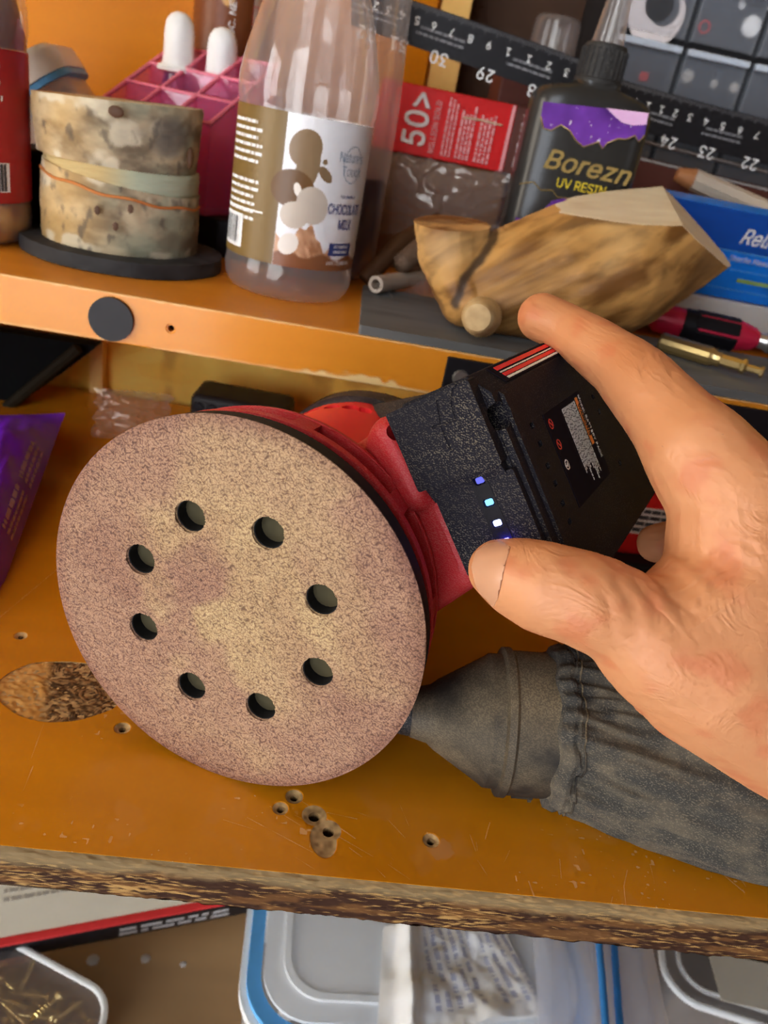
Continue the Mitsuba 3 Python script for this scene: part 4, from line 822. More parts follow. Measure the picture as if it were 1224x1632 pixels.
add('resin_bottle__body', loft([(.060, .024, 0), (.066, .030, .002), (.067, .033, .006), (.067, .033, zs - .015), (.0665, .0325, zs - .009), (.064, .031, zs - .005), (.059, .029, zs - .002), (.050, .025, zs - .0002), (.036, .024, zs + .0012), (.025, .024, zs + .002), (.024, .024, zs + .004)]), 'bottle_black', M=BMt, smooth=45)
add('resin_bottle__cap', cat(lathe([(0, 0), (.0128, 0), (.0128, .002), (.0120, .0025), (.0116, .0165), (.0105, .0185), (0, .0185)], 40), *[bx(.0012, .0008, .013, (.0118 * math.cos(q), .0118 * math.sin(q), .0095)) for q in np.linspace(0, 2 * np.pi, 24, endpoint=False)]), 'cap_black', 'ribbed grey-black cap', M=BMt @ euler((0, 0, zs + .0035)), smooth=30)
shell('resin_bottle__nozzle', [(.0085, .0), (.0080, .004), (.0030, .050), (0, .050)], RBc + [0, 0, zs + .0275], 'clear_pet', 32, 'clear conical nozzle cover')
def galaxy(p, n, uv):
    c = mix((.030, .006, .10), (.20, .05, .46), fbm(p.x * 70, p.z * 70)); c = mix(c, (.03, .03, .20), smoothstep(.144, .155, p.x))
    return mix(c, (.85, .75, .95), smoothstep(.90, .94, noise(p.x * 620, p.z * 620)))
mat('galaxy_print', galaxy, rough=.3, clearcoat=.5); mat('gold_print', (.62, .46, .16), rough=.3, metallic=.6); mat('pink_print', (.80, .45, .78), rough=.3, clearcoat=.5)
def flat_px(pts, y, d):
    q = np.array([on_y(*p_, y) for p_ in pts]); return xf(prism(Polygon(q[:, [0, 2]]).buffer(0), d), frame((0, y, 0), (1, 0, 0), (0, 0, 1), (0, -1, 0)))
YL = RBc[1] - .0166
pur = [(866, 162), (960, 172), (1033, 180), (1027, 216), (1018, 226), (1012, 216), (998, 222), (985, 221), (968, 228), (960, 237), (954, 226), (930, 234), (918, 224), (908, 208), (894, 199), (878, 208), (866, 204), (862, 186)]
add('resin_bottle__label_band', flat_px(pur, YL, .0003), 'galaxy_print', 'purple galaxy print', smooth=False)
add('resin_bottle__label_gold_line', tube([on_y(*q, YL - .0004) for q in pur[3:]], .00035, 5), 'gold_print', smooth=True)
add('resin_bottle__label_patch', flat_px([(966, 172), (1034, 180), (1030, 199), (1010, 200), (992, 196), (980, 186)], YL - .0003, .0003), 'pink_print', 'pale pink label corner', smooth=False)
low = [(818, 372), (822, 346), (846, 352), (880, 320), (905, 315), (925, 330), (935, 350), (935, 385), (880, 400), (816, 392)]
add('resin_bottle__label_band', flat_px(low, YL, .0003), 'galaxy_print', smooth=False)
add('resin_bottle__label_gold_line', tube([on_y(*q, YL - .0004) for q in ((828, 293), (850, 290), (862, 303), (880, 303), (888, 314), (912, 317))], .0003, 5), 'gold_print', smooth=True)
tx = text('Borezn', .0092, .0002, True, sx=1.16); tx.apply_transform(np.array([[1, .28, 0, 0], [0, 1, 0, 0], [0, 0, 1, 0], [0, 0, 0, 1.0]]))
t0_ = on_y(862, 265, YL); add('resin_bottle__brand_lettering', xf(tx, frame(t0_ - [0, .0003, 0], unit((1, 0, -.02)), unit((.02, 0, 1)), (0, -1, 0))), 'gold_print', smooth=False)
t0_ = on_y(884, 297, YL); add('resin_bottle__type_lettering', xf(text('UV RESIN', .0046, .0002, True, sx=.95), frame(t0_ - [0, .0003, 0], (1, 0, 0), (0, 0, 1), (0, -1, 0))), mat('yellow_print', (.72, .55, .04), rough=.4), smooth=False)

# blue carton on a pale block
mat('carton_blue', (.006, .19, .80), rough=.25, clearcoat=.3); mat('carton_deep_blue', (.006, .065, .36), rough=.25, clearcoat=.3)
bl = on_y(1085, 322, .335); bb = on_y(1095, 462, .335)
Bw, Bh = .12, bl[2] - bb[2] + .004
BC = euler((bl[0] - .012, .335, bb[2] - .001), 10, 0, 0)
add('pale_block', rbox(.14, .05, bb[2] - .0015 - ZT, .0015, (bl[0] + .060, .357, ZT + (bb[2] - .0015 - ZT) / 2)), mat('pale_block_paint', (.62, .60, .56), rough=.6), 'pale block under the blue carton', 'block')
info('blue_carton', 'blue carton with white lettering cut by the right picture edge', 'box')
add('blue_carton__body', rbox(Bw, .018, Bh, .0008, (Bw / 2, .009, Bh / 2)), 'carton_blue', M=BC)
add('blue_carton__band', bx(Bw - .001, .0003, Bh * .44, (Bw / 2, -.0002, Bh * .775)), 'carton_deep_blue', 'dark blue upper band', M=BC, smooth=False)
add('blue_carton__stripe', cat(bx(Bw - .001, .0003, .0007, (Bw / 2, -.0003, Bh * .555)), bx(Bw - .001, .0003, .0005, (Bw / 2, -.0003, Bh * .35)), bx(Bw - .001, .0003, .0005, (Bw / 2, -.0003, Bh * .12))), mat('light_blue', (.12, .42, .85), rough=.35), M=BC, smooth=False)
tx = text('ReliOn', .0088, .0002, True, sx=.9); tx.apply_transform(np.array([[1, .2, 0, 0], [0, 1, 0, 0], [0, 0, 1, 0], [0, 0, 0, 1.0]]))
tl = np.linalg.inv(BC) @ np.r_[on_y(1166, 378, .339), 1]
add('blue_carton__lettering', cat(xf(tx, frame((tl[0], -.0005, tl[2]), (1, 0, 0), (0, 0, 1), (0, -1, 0))), xf(text('Sterile Needles', .0034, .0002, False), frame((tl[0] - .001, -.0005, Bh * .45), (1, 0, 0), (0, 0, 1), (0, -1, 0)))), 'paper_white', M=BC, smooth=False)
add('blue_carton__small_print', cat(xf(bx(.03, .0022, .0002, (.015, 0, 0)), frame((tl[0] + .010, -.0005, Bh * .24), (1, 0, 0), (0, 0, 1), (0, -1, 0)))), mat('olive_print', (.30, .45, .12), rough=.5), M=BC, smooth=False)
# pencil, screwdriver, bit
pp = [on_y(1078, 278, .375), on_y(1104, 286, .373), on_y(1250, 352, .36)]
info('carpenter_pencil', 'thick pale pencil with brown tip behind the blue carton', 'pencil')
add('carpenter_pencil__barrel', tube([pp[1], pp[2]], [.0066, .0072], 8), mat('cream_paint', (.62, .52, .40), rough=.4), smooth=30)
add('carpenter_pencil__tip', tube([pp[0], pp[1]], [.0040, .0066], 16), mat('tip_brown', (.42, .17, .06), rough=.6), smooth=30)
add('pencil_stand', rbox(.09, .018, .070, .002, (pp[1][0] + .045, .374, SZ + .0352)), 'carton_brown', 'brown box under the pale pencil', 'box')
s0, s1 = on_z(1022, 505, ZT + .0095), on_z(1186, 527, ZT + .0075)
s0, s1 = np.array([.196, .318, ZT + .0092]), np.array([.258, .301, ZT + .0092]); dd = unit(s1 - s0)
SM = frame(s0, dd, np.cross((0, 0, 1), dd), (0, 0, 1)) @ rot
Ls = np.linalg.norm(s1 - s0)
info('screwdriver', 'screwdriver with red and black handle beside the branch wood', 'screwdriver')
add('screwdriver__handle', lathe([(0, 0), (.006, 0), (.0085, .003), (.0090, .012), (.0082, .022), (.0090, .030), (.0090, Ls - .012), (.0068, Ls - .003), (.0045, Ls), (0, Ls)], 28), mat('handle_red', (.55, .012, .05), rough=.35, clearcoat=.4), 'red handle', M=SM)
gp = [lathe([(.0080, .018), (.0092, .019), (.0092, .027), (.0080, .028)], 28)] + [xf(rbox(.0038, .0075, .026, .0008), rotz(math.degrees(q), (.0078 * math.cos(q), .0078 * math.sin(q), Ls - .026))) for q in np.linspace(0, 2 * np.pi, 6, endpoint=False)]
for g_ in gp: add('screwdriver__grip', g_, 'clean_black', 'black grip insert', M=SM)
add('screwdriver__shaft', lathe([(0, Ls - .002), (.0042, Ls - .002), (.0048, Ls + .004), (.0062, Ls + .006), (.0062, Ls + .05), (0, Ls + .05)], 24), 'steel', 'silver shaft', M=SM)
h0, h1 = on_z(1052, 545, ZT + .0048), on_z(1214, 600, ZT + .0030); h0[2] = ZT + .0052; h1[2] = ZT + .0052; dd = unit(h1 - h0); Lh = np.linalg.norm(h1 - h0)
add('drill_bit', cat(lathe([(0, 0), (.0046, 0), (.0052, .0012), (.0052, Lh * .50), (.0044, Lh * .53), (.0040, Lh * .56), (.0040, Lh * .60), (0, Lh * .60)], 12), lathe([(0, Lh * .60), (.0031, Lh * .60), (.0031, Lh * .79), (.0040, Lh * .80), (.0040, Lh * .83), (.0020, Lh * .85), (.0020, Lh * .97), (.0031, Lh * .975), (.0028, Lh), (0, Lh)], 6)), 'brass', 'gold coloured driver bit lying on the slate slab', 'drill bit', M=frame(h0, dd, np.cross((0, 0, 1), dd), (0, 0, 1)) @ rot, smooth=20)

# branch wood
def trunk_col(p, n, uv):
    ax_ = (.80, -.10, .59); t = p.x * ax_[0] + p.y * ax_[1] + p.z * ax_[2]; s = p.x * -.59 + p.z * .80
    g = fbm(t * 22 + 3 * noise(t * 14, s * 20, p.y * 20), s * 120, p.y * 60, octaves=4)
    c = mix((.15, .062, .014), (.47, .25, .075), smoothstep(.32, .66, g)); c = mix(c, (.64, .42, .18), .6 * smoothstep(.52, .72, fbm(t * 16, s * 34, p.y * 20 + 4)))
    c = mix(c, (.13, .065, .025), .7 * smoothstep(.60, .72, fbm(t * 9 + 7, s * 80, p.y * 50)))
    d1 = (p.x - CUT1[0][0]) * CUT1[1][0] + (p.y - CUT1[0][1]) * CUT1[1][1] + (p.z - CUT1[0][2]) * CUT1[1][2]
    d2 = (p.x - CUT2[0][0]) * CUT2[1][0] + (p.y - CUT2[0][1]) * CUT2[1][1] + (p.z - CUT2[0][2]) * CUT2[1][2]
    d3 = (p.x - CUT3[0][0]) * CUT3[1][0] + (p.y - CUT3[0][1]) * CUT3[1][1] + (p.z - CUT3[0][2]) * CUT3[1][2]
    pale = mix((.62, .49, .31), (.76, .66, .47), fbm(p.x * 60, p.y * 160, p.z * 60))
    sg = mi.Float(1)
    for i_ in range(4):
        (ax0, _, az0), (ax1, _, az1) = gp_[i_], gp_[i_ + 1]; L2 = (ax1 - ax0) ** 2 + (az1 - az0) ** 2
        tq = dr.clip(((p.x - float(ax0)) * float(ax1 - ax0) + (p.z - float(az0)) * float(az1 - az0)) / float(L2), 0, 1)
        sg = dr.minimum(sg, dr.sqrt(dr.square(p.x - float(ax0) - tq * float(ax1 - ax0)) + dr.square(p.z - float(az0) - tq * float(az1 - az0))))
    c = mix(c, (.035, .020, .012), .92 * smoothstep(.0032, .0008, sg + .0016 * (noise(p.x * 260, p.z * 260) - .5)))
    cut = dr.maximum(dr.maximum(smoothstep(-.0004, -.0001, d1), smoothstep(-.0004, -.0001, d2)), smoothstep(-.0004, -.0001, d3) * smoothstep(CUT3[0][0] + .050, CUT3[0][0] + .046, p.x))
    return mix(c, pale, cut)
def plane3(a, b, c, out):
    n = unit(np.cross(b - a, c - a)); n = n if n @ (np.asarray(out) - a) > 0 else -n; return a, n
dzp = .0
A1, A2, A3 = P(925, 349, .372), P(1086, 355, .376), P(1062, 309, .416)
CUT1 = plane3(A1, A2, A3, A1 + [0, 0, 1]); CUT2 = plane3(A2, P(1150, 420, .386), A3, A2 + [1, 0, 0])
CUT3 = (P(652, 346, .385), unit((-.13, -.05, 1)))
def bl_(px, py, Z, r): return sph(r * Z / F, P(px, py, Z), 20)
trunk = m3.Manifold.batch_hull([bl_(*q) for q in [(758, 440, .392, 52), (770, 478, .392, 48), (850, 430, .394, 75), (930, 450, .396, 84), (985, 436, .398, 96), (1000, 360, .405, 70), (1110, 300, .410, 70), (1110, 345, .408, 82), (1185, 355, .414, 45), (1122, 415, .400, 34), (860, 480, .398, 60)]])
stub = m3.Manifold.batch_hull([bl_(718, 290, .392, 66), bl_(722, 400, .390, 57)]) + m3.Manifold.batch_hull([bl_(722, 400, .390, 57), bl_(742, 480, .390, 42)])
wood = man(trimesh.smoothing.filter_taubin(to_tm((trunk + stub).refine_to_length(.0022)), iterations=14))
wt = to_tm(wood); wt.merge_vertices(); vv = np.array(wt.vertices)
wt.vertices = vv + wt.vertex_normals * (.0030 * (meshkit.fbm(vv * [55, 55, 55], 3) - .5) + .0016 * (meshkit.fbm(vv @ np.array([[.8, -.59, 0], [-.1, 0, 1], [.59, .8, 0]]) * [30, 220, 120], 3) - .5))[:, None]
# groove between stub and trunk
gp_ = np.array([P(*q) for q in ((800, 360, .376), (790, 385, .372), (766, 420, .370), (742, 450, .371), (728, 490, .374))])
dg = np.min(np.linalg.norm(vv[:, None] - np.vstack([gp_[i] + (gp_[i + 1] - gp_[i]) * t for i in range(4) for t in np.linspace(0, 1, 6)])[None], axis=2), axis=1)
wt.vertices = wt.vertices - wt.vertex_normals * (.0045 * np.exp(-(dg / .0042) ** 2))[:, None]
wood = man(wt)
for c_, n_ in (CUT1, CUT2, CUT3): wood = (wood.trim_by_plane(tuple(-n_), float(-(n_ @ c_))) if n_ is not CUT3[1] else wood - man(xf(bx(.055, .12, .12, (0, 0, .06)), frame(c_ + [.021, 0, 0], *(lambda z_: (unit(np.cross((0, 1, 0), z_)), np.cross(z_, unit(np.cross((0, 1, 0), z_))), z_))(n_)))))
wood = wood.trim_by_plane((0, 0, 1), ZT + .0004)
mat('trunk_wood', trunk_col, rough=.5, bump=lambda p, n, uv: .0004 * fbm(p.x * 180, p.y * 180, p.z * 260), bscale=.8)
info('branch_wood', 'sawn and sanded piece of forked branch wood with pale cut faces on the slate slab', 'wood piece')
add('branch_wood__trunk', wood, 'trunk_wood', smooth=35)
kp = P(762, 506, .362); kd = unit(CAM - kp + np.array([-.05, 0, -.02]))
kx = unit(np.cross(kd, (0, 0, 1)))
add('branch_wood__knot', lathe([(0, -.012), (.0098, -.012), (.0080, -.002), (.0074, .0005), (.0062, .0022), (.0035, .0027), (0, .0028)], 28), mat('knot_wood', lambda p, n, uv: mix((.30, .17, .06), (.62, .46, .24), fbm(p.x * 200, p.y * 200, p.z * 200)), rough=.55), 'round cut knot', M=frame(kp, kx, np.cross(kd, kx), kd), smooth=40)

# clutter left of the branch wood
def crumple(w, h, d, seed, n=36, amp=.35):
    def fn(u, v):
        q = np.stack([u * 5, v * 5, u * 0], -1); f = np.abs(meshkit.fbm(q, 4, seed) - .5) * 2
        return (u - .5) * w + .006 * (meshkit.noise(q * 2, seed + 1) - .5), d * (f * amp + (1 - (2 * u - 1) ** 2) * (1 - (2 * v - 1) ** 2) * .6), (v - .5) * h
    return grid(n, n, fn)[0]
o = on_y(715, 320, .372); add('plastic_bag', xf(crumple(.085, .055, -.03, 3), euler((o[0], .386, o[2] - .002), 25, 0, 0)), 'clear_film', 'crumpled clear plastic bag lying below the red carton', 'bag', smooth=True)
o = on_z(655, 440, SZ); add('grey_bag', xf(crumple(.045, .040, .018, 8), euler((.050, .300, SZ + .0085), -78, 0, 15)), 'clear_film', 'small clear bag lying beside the white tube', 'bag', smooth=True)
tw = [on_y(585, 432, .315), on_y(640, 385, .33), on_y(700, 350, .35)]; tw[0][2] = SZ + .006
add('twig', tube(tw, [.0050, .0055, .0045], 9), 'dark_panel', 'brown twig leaning behind the white tube', 'twig', smooth=True)
tw2 = [on_y(640, 420, .31), on_y(668, 398, .33), on_y(720, 380, .35)]
add('driftwood', tube(tw2, [.0060, .0070, .006], 9), mat('grey_brown', (.17, .105, .065), rough=.8), 'grey-brown stick behind the forked branch', 'twig', smooth=True)
d0_, d1_ = on_y(598, 458, .285), on_y(668, 440, .33); d0_[2] = ZT + .0050; d1_[2] = ZT + .0050
info('plastic_tube', 'pale plastic tube end resting on the slate slab', 'tube')
add('plastic_tube', man(tube([d0_, d1_], .0048, 24)) - man(tube([d0_ * 2 - d0_ * 1 - (d1_ - d0_) * .02, d0_ + (d1_ - d0_) * .9], .0028, 20)), mat('tube_pale', (.48, .40, .32), rough=.5), smooth=40)
info('plastic_tube', 'pale plastic tube end resting on the slate slab', 'tube')

# ------------------------------------------------------------------ on the bench, behind the sander
mat('purple_foil', lambda p, n, uv: mix((.085, .004, .36), (.17, .02, .62), fbm(p.x * 60, p.y * 60, p.z * 60)), rough=.32, clearcoat=.5)
pa, pb, pc_ = on_z(0, 945, .0008), P(112, 658, .425), P(-60, 668, .425)
pq = [on_z(-70, 1040, .001), on_z(8, 925, .001), P(104, 658, .44), P(-90, 668, .44)]
def bag_sheet(off):
    def fn(u, v):
        A = pq[0][None, None] * (1 - u[..., None]) + pq[1][None, None] * u[..., None]; B = pq[3][None, None] * (1 - u[..., None]) + pq[2][None, None] * u[..., None]
        p_ = A * (1 - v[..., None]) + B * v[..., None]; bul = (1 - np.abs(2 * u - 1) ** 2.5) * (1 - np.abs(2 * v - 1) ** 3)
        p_ = p_ + np.array([0, -.25, 1])[None, None] * (off * bul + .0035 * bul * (meshkit.fbm(np.stack([u * 5, v * 6, u * 0 + off], -1), 3) - .5) * 2)[..., None]
        return p_[..., 0], p_[..., 1], np.maximum(p_[..., 2], .0006)
    return grid(50, 60, fn)[0]
info('pouch', 'shiny purple pouch with pale print at the left end of the bench', 'pouch')
add('pouch__film', cat(bag_sheet(.020), xf(bag_sheet(.002), np.eye(4))), 'purple_foil', smooth=True)
def pouch_lines():
    out = []
    e_ = unit(pq[2] - pq[1]); nrm = unit(np.cross(pq[1] - pq[0], e_)); nrm = nrm if nrm[2] > 0 else -nrm; xx = np.cross(e_, nrm)
    for k, (o_, L0) in enumerate(((-.0125, .013), (-.0085, .013), (-.0050, .012))):
        for s_ in (0.020, .060):
            bar_ = lines(1, .034, .0024 if k == 0 else .0016, .01, 60 + k, .0003, .95); out.append(xf(bar_, frame(pq[1] + e_ * (s_ + .012 * 0) + xx * o_ + nrm * .0030, e_, np.cross(nrm, e_), nrm)))
    return cat(*out)
pl = pouch_lines(); 
cp, dist, _ = trimesh.proximity.closest_point(bag_sheet(.020), pl.vertices); pl.vertices = cp + np.array([0, -.25, 1]) * .0005
add('pouch__print', pl, mat('pouch_print', (.36, .26, .42), rough=.5), 'pale printed lines', smooth=False)
o = on_z(195, 712, 0); add('clear_sachet', xf(crumple(.045, .030, -.012, 15), euler((o[0] + .003, o[1] + .014, .0155), -25, 0, 12)), 'clear_film', 'small clear sachet standing behind the sanding disc', 'bag', smooth=True)
o = on_z(205, 722, 0); add('clear_sachet_card', None, '') if False else None
mat('quilted_black', (.010, .009, .009), rough=.6)
q0, q1 = on_z(298, 660, 0), on_z(490, 690, 0)
blk = rbox(.062, .034, .031, .004, (0, 0, .0158))
info('textured_block', 'black block with a quilted top behind the sanding disc', 'block')
QM = rotz(-4, (on_y(385, 640, .305)[0], .322, 0))
add('textured_block__body', blk, 'quilted_black', M=QM)
for i in range(7):
    for j in range(3): add('textured_block__pad', lathe([(0, 0), (.0036, 0), (.0030, .0009), (0, .0012)], 10), 'clean_black', M=QM @ frame((-.0255 + i * .0085, -.0171, .0065 + j * .0085), (1, 0, 0), (0, 0, 1), (0, -1, 0)))
# dark leaning board at the left under the shelf
lbp = np.array([on_y(*q, .325) for q in ((-90, 515), (155, 552), (108, 588), (60, 622), (0, 662), (-90, 700))])
add('leaning_board', xf(prism(Polygon(np.c_[lbp[:, 0], np.minimum(lbp[:, 2], .0868)]), .012), frame((0, .337, 0), (1, 0, 0), (0, 0, 1), (0, -1, 0))), 'deep_black', 'dark slanted board under the shelf at the left', 'board', smooth=False)
r0_, r1_ = on_y(10, 650, .318), on_y(125, 555, .318)
add('leaning_rail', tube([r0_, (r0_ + r1_) / 2, r1_], .0035, 8), mat('dark_olive', (.016, .012, .006), rough=.7, specular=.1), 'dark olive rail slanting under the shelf at the left', 'rail')
# red and white carton behind the hand
rc = on_z(1010, 893, .012); info('striped_carton', 'red and white carton behind the hand', 'box')
SCM = rotz(4, (rc[0] - .03, rc[1] + .004, .0125))
add('black_tray', rbox(.15, .05, .0122, .003, (rc[0] + .04, rc[1] + .020, .0062)), 'clean_black', 'low black tray under the red and white carton', 'tray')
add('striped_carton__body', rbox(.13, .03, .044, .001, (.065, .015, .022)), 'carton_red', M=SCM)
add('striped_carton__panel', bx(.128, .0003, .0165, (.065, -.0002, .0215)), 'paper_white', 'white text panel', M=SCM, smooth=False)
add('striped_carton__print', mv(xf(lines(4, .07, .0020, .0038, 31, .0002, .6), frame((0, 0, 0), (1, 0, 0), (0, 0, 1), (0, -1, 0))), .020, -.0005, .0275), 'ink', M=SCM, smooth=False)

# ------------------------------------------------------------------ under the bench
LZ = -.2999
mat('lid_plastic', (.74, .82, .90), rough=.35); mat('print_slate', (.22, .25, .34), rough=.6)
lz = -.196
lf = on_z(383, 1560, lz)
LW, LD = .20, .21
LM = rotz(1.5, (lf[0] + LW / 2 - .002, on_z(500, 1645, lz)[1] + LD / 2, 0))
info('lidded_box', 'large clear food box with blue sealing ring and clear lid below the bench', 'food container')
add('lidded_box__body', man(prism(rrect(LW - .012, LD - .012, .03), .080, LZ + .0002)) - man(prism(rrect(LW - .016, LD - .016, .028), .2, LZ + .003)), 'milky_plastic', M=LM, smooth=30)
add('lidded_box__rim', prism(rrect(LW, LD, .036).difference(rrect(LW - .014, LD - .014, .03)), .006, LZ + .0805), 'white_plastic', 'white rim', M=LM, smooth=30)
add('lidded_box__gasket', man(prism(rrect(LW - .007, LD - .007, .033).difference(rrect(LW - .022, LD - .022, .027)), .0035, LZ + .0868)), 'blue_gasket', 'blue sealing ring', M=LM, smooth=30)
lidz = LZ + .0910
lid = man(prism(rrect(LW - .024, LD - .024, .027), .0022, lidz)) + man(prism(rrect(LW - .045, LD - .045, .022).difference(rrect(LW - .052, LD - .052, .02)), .0030, lidz + .0012))
add('lidded_box__lid', lid, 'frosted_plastic', 'clear lid', M=LM, smooth=30)
add('lidded_box__latch', rbox(.05, .008, .012, .002, (-.01, -LD / 2 - .003, lidz - .004)), 'blue_gasket', M=LM)
mat('grey_plastic', (.52, .55, .58), rough=.5)
for (x, y, w, d, h, key, lab, m) in ((-.052, -.018, .050, .034, .060, 'white_carton', 'white carton seen through the lid of the large food box', 'paper_white'), (-.054, .040, .06, .05, .062, 'blue_white_carton', 'pale blue carton seen through the lid of the large food box, behind the white one', 'lid_plastic'), (-.004, .030, .035, .06, .064, 'striped_sachet', 'clear striped sachet seen through the lid of the large food box', 'grey_plastic'), (.055, -.01, .05, .12, .040, 'grey_tub', 'grey tub seen through the lid of the large food box', 'grey_plastic')):
    add(key, rbox(w, d, h, .003, (x, y, LZ + .0034 + h / 2)), m, lab, 'box', M=LM @ rotz(8))
add('blue_strip', rbox(.004, .05, .0012, .0004, (-.040, .045, LZ + .0034 + .062 + .0008)), 'print_slate', 'narrow blue-grey strip on the pale blue carton', 'strip', M=LM @ rotz(8))
# crumpled printed packet lying on the lid
pk = [on_z(612, 1475, -.200), on_z(600, 1660, -.203), on_z(868, 1618, -.203), on_z(800, 1470, -.200)]
def packet(off):
    def fn(u, v):
        p_ = (pk[1] * (1 - u[..., None]) + pk[2] * u[..., None]) * (1 - v[..., None]) + (pk[0] * (1 - u[..., None]) + pk[3] * u[..., None]) * v[..., None]
        f = meshkit.fbm(np.stack([u * 6, v * 3.2, u * 0 + 3], -1), 3, 2); ridge_ = np.exp(-((u - .18) / .05) ** 2) * .010
        return p_[..., 0], p_[..., 1], np.full_like(u, lidz + .0046) + off * ((f - .3) * .010 * (1 - np.abs(2 * u - 1) ** 4) + ridge_ + .003)
    return grid(60, 60, fn)
def packet_col(p, n, uv):
    row = smoothstep(-.2, .3, dr.sin(uv.x * 88 + uv.y * 6)) * smoothstep(.30, .45, noise(uv.x * 14, uv.y * 60)) * smoothstep(.30, .34, uv.x) * smoothstep(.12, .16, uv.y)
    row = row * (1 - .8 * smoothstep(.66, .68, uv.x) * smoothstep(.76, .74, uv.x))
    return mix((.80, .81, .82), (.26, .29, .46), .7 * row)
mat('packet_paper', packet_col, rough=.55)
p0m, uv0 = packet(1.0); p1m, uv1 = packet(.15)
pp_ = cat(p0m, xf(p1m, np.eye(4)))
add('paper_packet', pp_, 'packet_paper', 'crumpled white printed packet lying on the lid of the large food box', 'packet', uv=np.vstack([uv0, uv1]))
# zip bag hanging right of it
haze('lavender_film', .40, (.80, .84, .96))
zb = [on_z(848, 1480, -.19), on_z(862, 1680, -.19), on_z(1080, 1680, -.19), on_z(1040, 1490, -.19)]
def zipbag(dz):
    def fn(u, v):
        p_ = (zb[1] * (1 - u[..., None]) + zb[2] * u[..., None]) * (1 - v[..., None]) + (zb[0] * (1 - u[..., None]) + zb[3] * u[..., None]) * v[..., None]
        return p_[..., 0], p_[..., 1], p_[..., 2] + dz * np.sin(np.pi * u) + .0028 * np.sin(u * 17) + .002 * (meshkit.fbm(np.stack([u * 4, v * 3, u * 0], -1), 3, 4) - .5)
    return fn
info('zip_bag', 'clear zip bag with two blue seal lines to the right of the white packet', 'bag')
add('zip_bag__film', cat(grid(40, 30, zipbag(.004))[0], grid(40, 30, zipbag(-.006))[0]), 'lavender_film', smooth=True)
for u0, u1 in ((.50, .44), (.66, .56)):
    vv_ = np.linspace(0, 1, 24); add('zip_bag__seal', tube([np.array(zipbag(.004)(np.array([u1 + (u0 - u1) * v_]), np.array([v_]))).ravel() + [0, 0, .0016] for v_ in vv_], .0021, 8), mat('zip_blue', (.03, .19, .52), rough=.4), 'blue zip seal', smooth=True)
add('bag_contents', rbox(.07, .12, .05, .006, (zb[0][0] + .045, (zb[0][1] + zb[1][1]) / 2 + .02, LZ + .068)), 'grey_plastic', 'grey box inside the clear zip bag', 'box') if False else None
# clear clamshell with dark tray, right
cl = on_z(1085, 1560, -.205)
CM = rotz(-14, (cl[0] + .075, cl[1] + .03, LZ + .0002))
info('clamshell', 'clear clamshell pack with dark tray at the lower right', 'box')
hC = -.205 - LZ
add('clamshell__tray', rbox(.128, .10, hC - .012, .006, (0, 0, (hC - .012) / 2)), mat('tray_grey', (.10, .095, .09), rough=.6), 'dark tray', M=CM)
add('clamshell__shell', man(prism(rrect(.15, .12, .02), hC)) - man(prism(rrect(.147, .117, .0185), hC - .0015 + .01, -.01)), 'shell_clear', 'clear shell', M=CM, smooth=30)
for k_, (w_, d_, r_) in enumerate(((.15, .12, .020), (.130, .100, .016))): 
    rp = np.array(rrect(w_, d_, r_).exterior.coords); add('clamshell__rim', tube([(x, y, hC - .001) for x, y in rp], .0022 if k_ == 0 else .0016, 7), 'frosted_plastic', 'glossy rim', M=CM, smooth=True)
add('paper_card', bx(.10, .03, .0005, (0, -.035, hC + .0026)), mat('card_beige', (.50, .48, .42), rough=.6), 'beige card on the clear clamshell pack', 'card', M=CM @ euler((0, 0, 0), 0, 0, 6), smooth=False)
# clear box of brass screws, lower left
sb_ = on_z(40, 1600, -.268); KM = rotz(-22, (sb_[0] - .012, sb_[1] - .010, LZ + .0002)); hS = .032
info('screw_box', 'clear rounded box holding brass screws at the lower left', 'box')
add('screw_box__shell', man(prism(rrect(.105, .075, .02), hS)) - man(prism(rrect(.101, .071, .0185), hS - .004, .002)), 'shell_clear', M=KM, smooth=30)
rp = np.array(rrect(.105, .075, .02).exterior.coords); add('screw_box__rim', tube([(x, y, hS) for x, y in rp], .0020, 7), 'frosted_plastic', M=KM, smooth=True)
scr = cat(lathe([(0, 0), (.0036, 0), (.0034, .0010), (.0014, .0026), (.0013, .0180), (0, .0215)], 10), *[xf(lathe([(.0012, 0), (.0020, .0004), (.0012, .0008)], 8), euler((0, 0, .007 + i * .0024))) for i in range(5)])
r_ = np.random.default_rng(12)
sp_ = mikit.ply(scr, 'brass', smooth=30)
for i in range(120):
    lay = i // 40
    x, y = r_.uniform(-.042, .042), r_.uniform(-.028, .028); Mx = KM @ euler((x, y, .0065 + lay * .0082 + r_.uniform(0, .003)), r_.uniform(70, 110), r_.uniform(-14, 14), r_.uniform(0, 360))
    k = 'brass_screw' if i == 0 else f'brass_screw_{i:03d}'
    scene[k] = {**sp_, 'to_world': T(Mx)}; info(k, 'brass screw lying loose in the clear rounded box', 'screw', 'brass screws in the clear box')
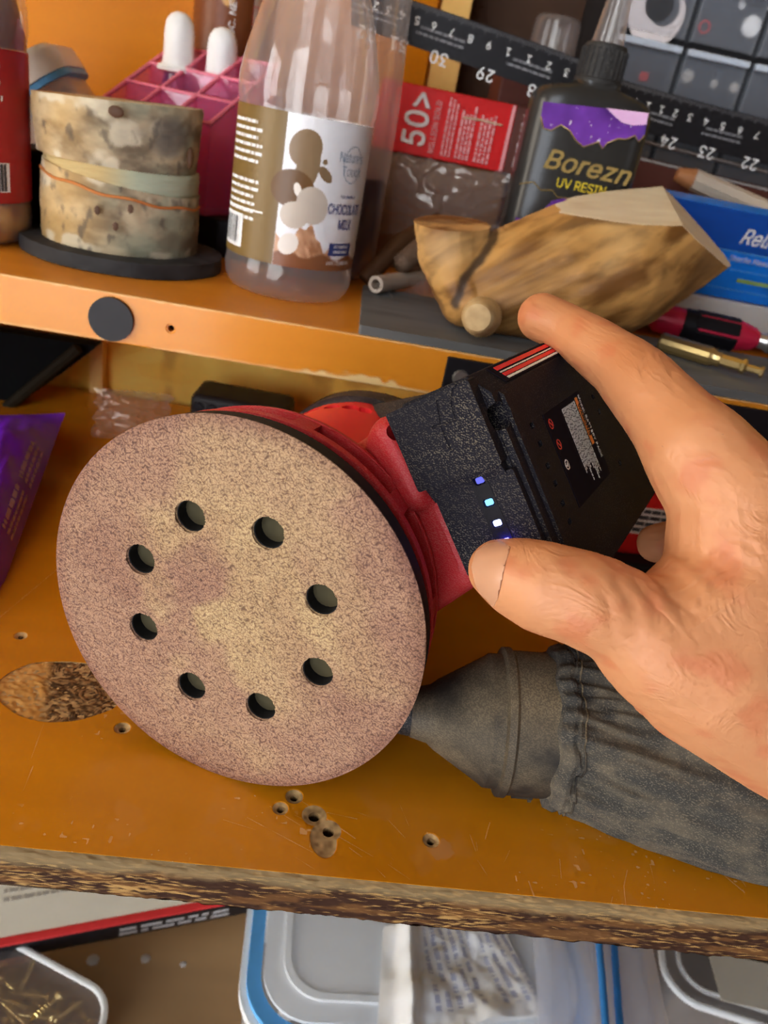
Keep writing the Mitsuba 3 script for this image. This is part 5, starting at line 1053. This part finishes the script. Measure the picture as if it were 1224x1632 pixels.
# book / catalogue leaning at the lower left
bk = [on_z(-80, 1382, -.225), on_z(-60, 1522, -.262), on_z(420, 1432, -.262)]
e1_ = unit(bk[2] - bk[1]); e1_[2] = 0; e1_ = unit(e1_); e2_ = unit(np.cross((0, 0, 1), e1_)); e2_ = unit(e2_ * .93 + np.array([0, 0, .30])); e3_ = np.cross(e1_, e2_)
GM = frame(bk[1], e1_, e2_, e3_)
info('flat_box', 'cream box with red edge and black printed side lying below the bench at the left', 'box')
GL = np.linalg.norm(bk[2] - bk[1]) - .004
add('flat_box__cover', rbox(GL, .17, .002, .0008, (GL / 2, .085, .001)), mat('cream_card', (.66, .60, .48), rough=.5), 'cream top', M=GM)
add('flat_box__red_edge', rbox(GL, .0052, .0024, .0008, (GL / 2, .0024, .0013)), 'print_red', 'red edge', M=GM)
add('flat_box__side', rbox(GL, .002, .024, .0006, (GL / 2, .0005, -.0115)), 'clean_black', 'black printed side', M=GM)
add('flat_box__core', rbox(GL - .004, .150, .022, .001, (GL / 2, .080, -.0115)), 'cream_card', M=GM)
add('flat_box__side_print', mv(xf(cat(text('SANDING SHEETS', .0056, .0002, True)), frame((0, 0, 0), (1, 0, 0), (0, 0, 1), (0, -1, 0))), GL * .52, -.0008, -.0125), 'print_grey', M=GM, smooth=False) if False else add('flat_box__side_print', mv(xf(lines(2, GL * .42, .0050, .0085, 71, .0002, .95), frame((0, 0, 0), (1, 0, 0), (0, 0, 1), (0, -1, 0))), GL * .50, -.0008, -.0065), 'print_grey', M=GM, smooth=False)
add('flat_box__cover_print', cat(mv(lines(5, .055, .0022, .0050, 72, .0002, .8), .020, .046, .0022), mv(bx(.0012, .035, .0002), GL * .72, .035, .0022), mv(bx(.05, .0012, .0002), GL * .84, .024, .0022)), mat('print_taupe', (.34, .30, .24), rough=.6), M=GM, smooth=False)
for (px, py, r, w_) in ((148, 1530, .004, 'largest dried pale paint fleck on the brown lower shelf, nearest the screw box'), (232, 1528, .0032, 'middle pale paint fleck of the three on the brown lower shelf'), (292, 1537, .0022, 'smallest pale paint fleck on the brown lower shelf, nearest the large food box')):
    o = on_z(px, py, LZ); add('paint_fleck', lathe([(0, 0), (r, 0), (r * .6, .0006), (0, .0008)], 9), 'pale_edge', w_, 'paint fleck', 'paint flecks on the lower shelf', M=rotz(0, o + [0, 0, .0001]))
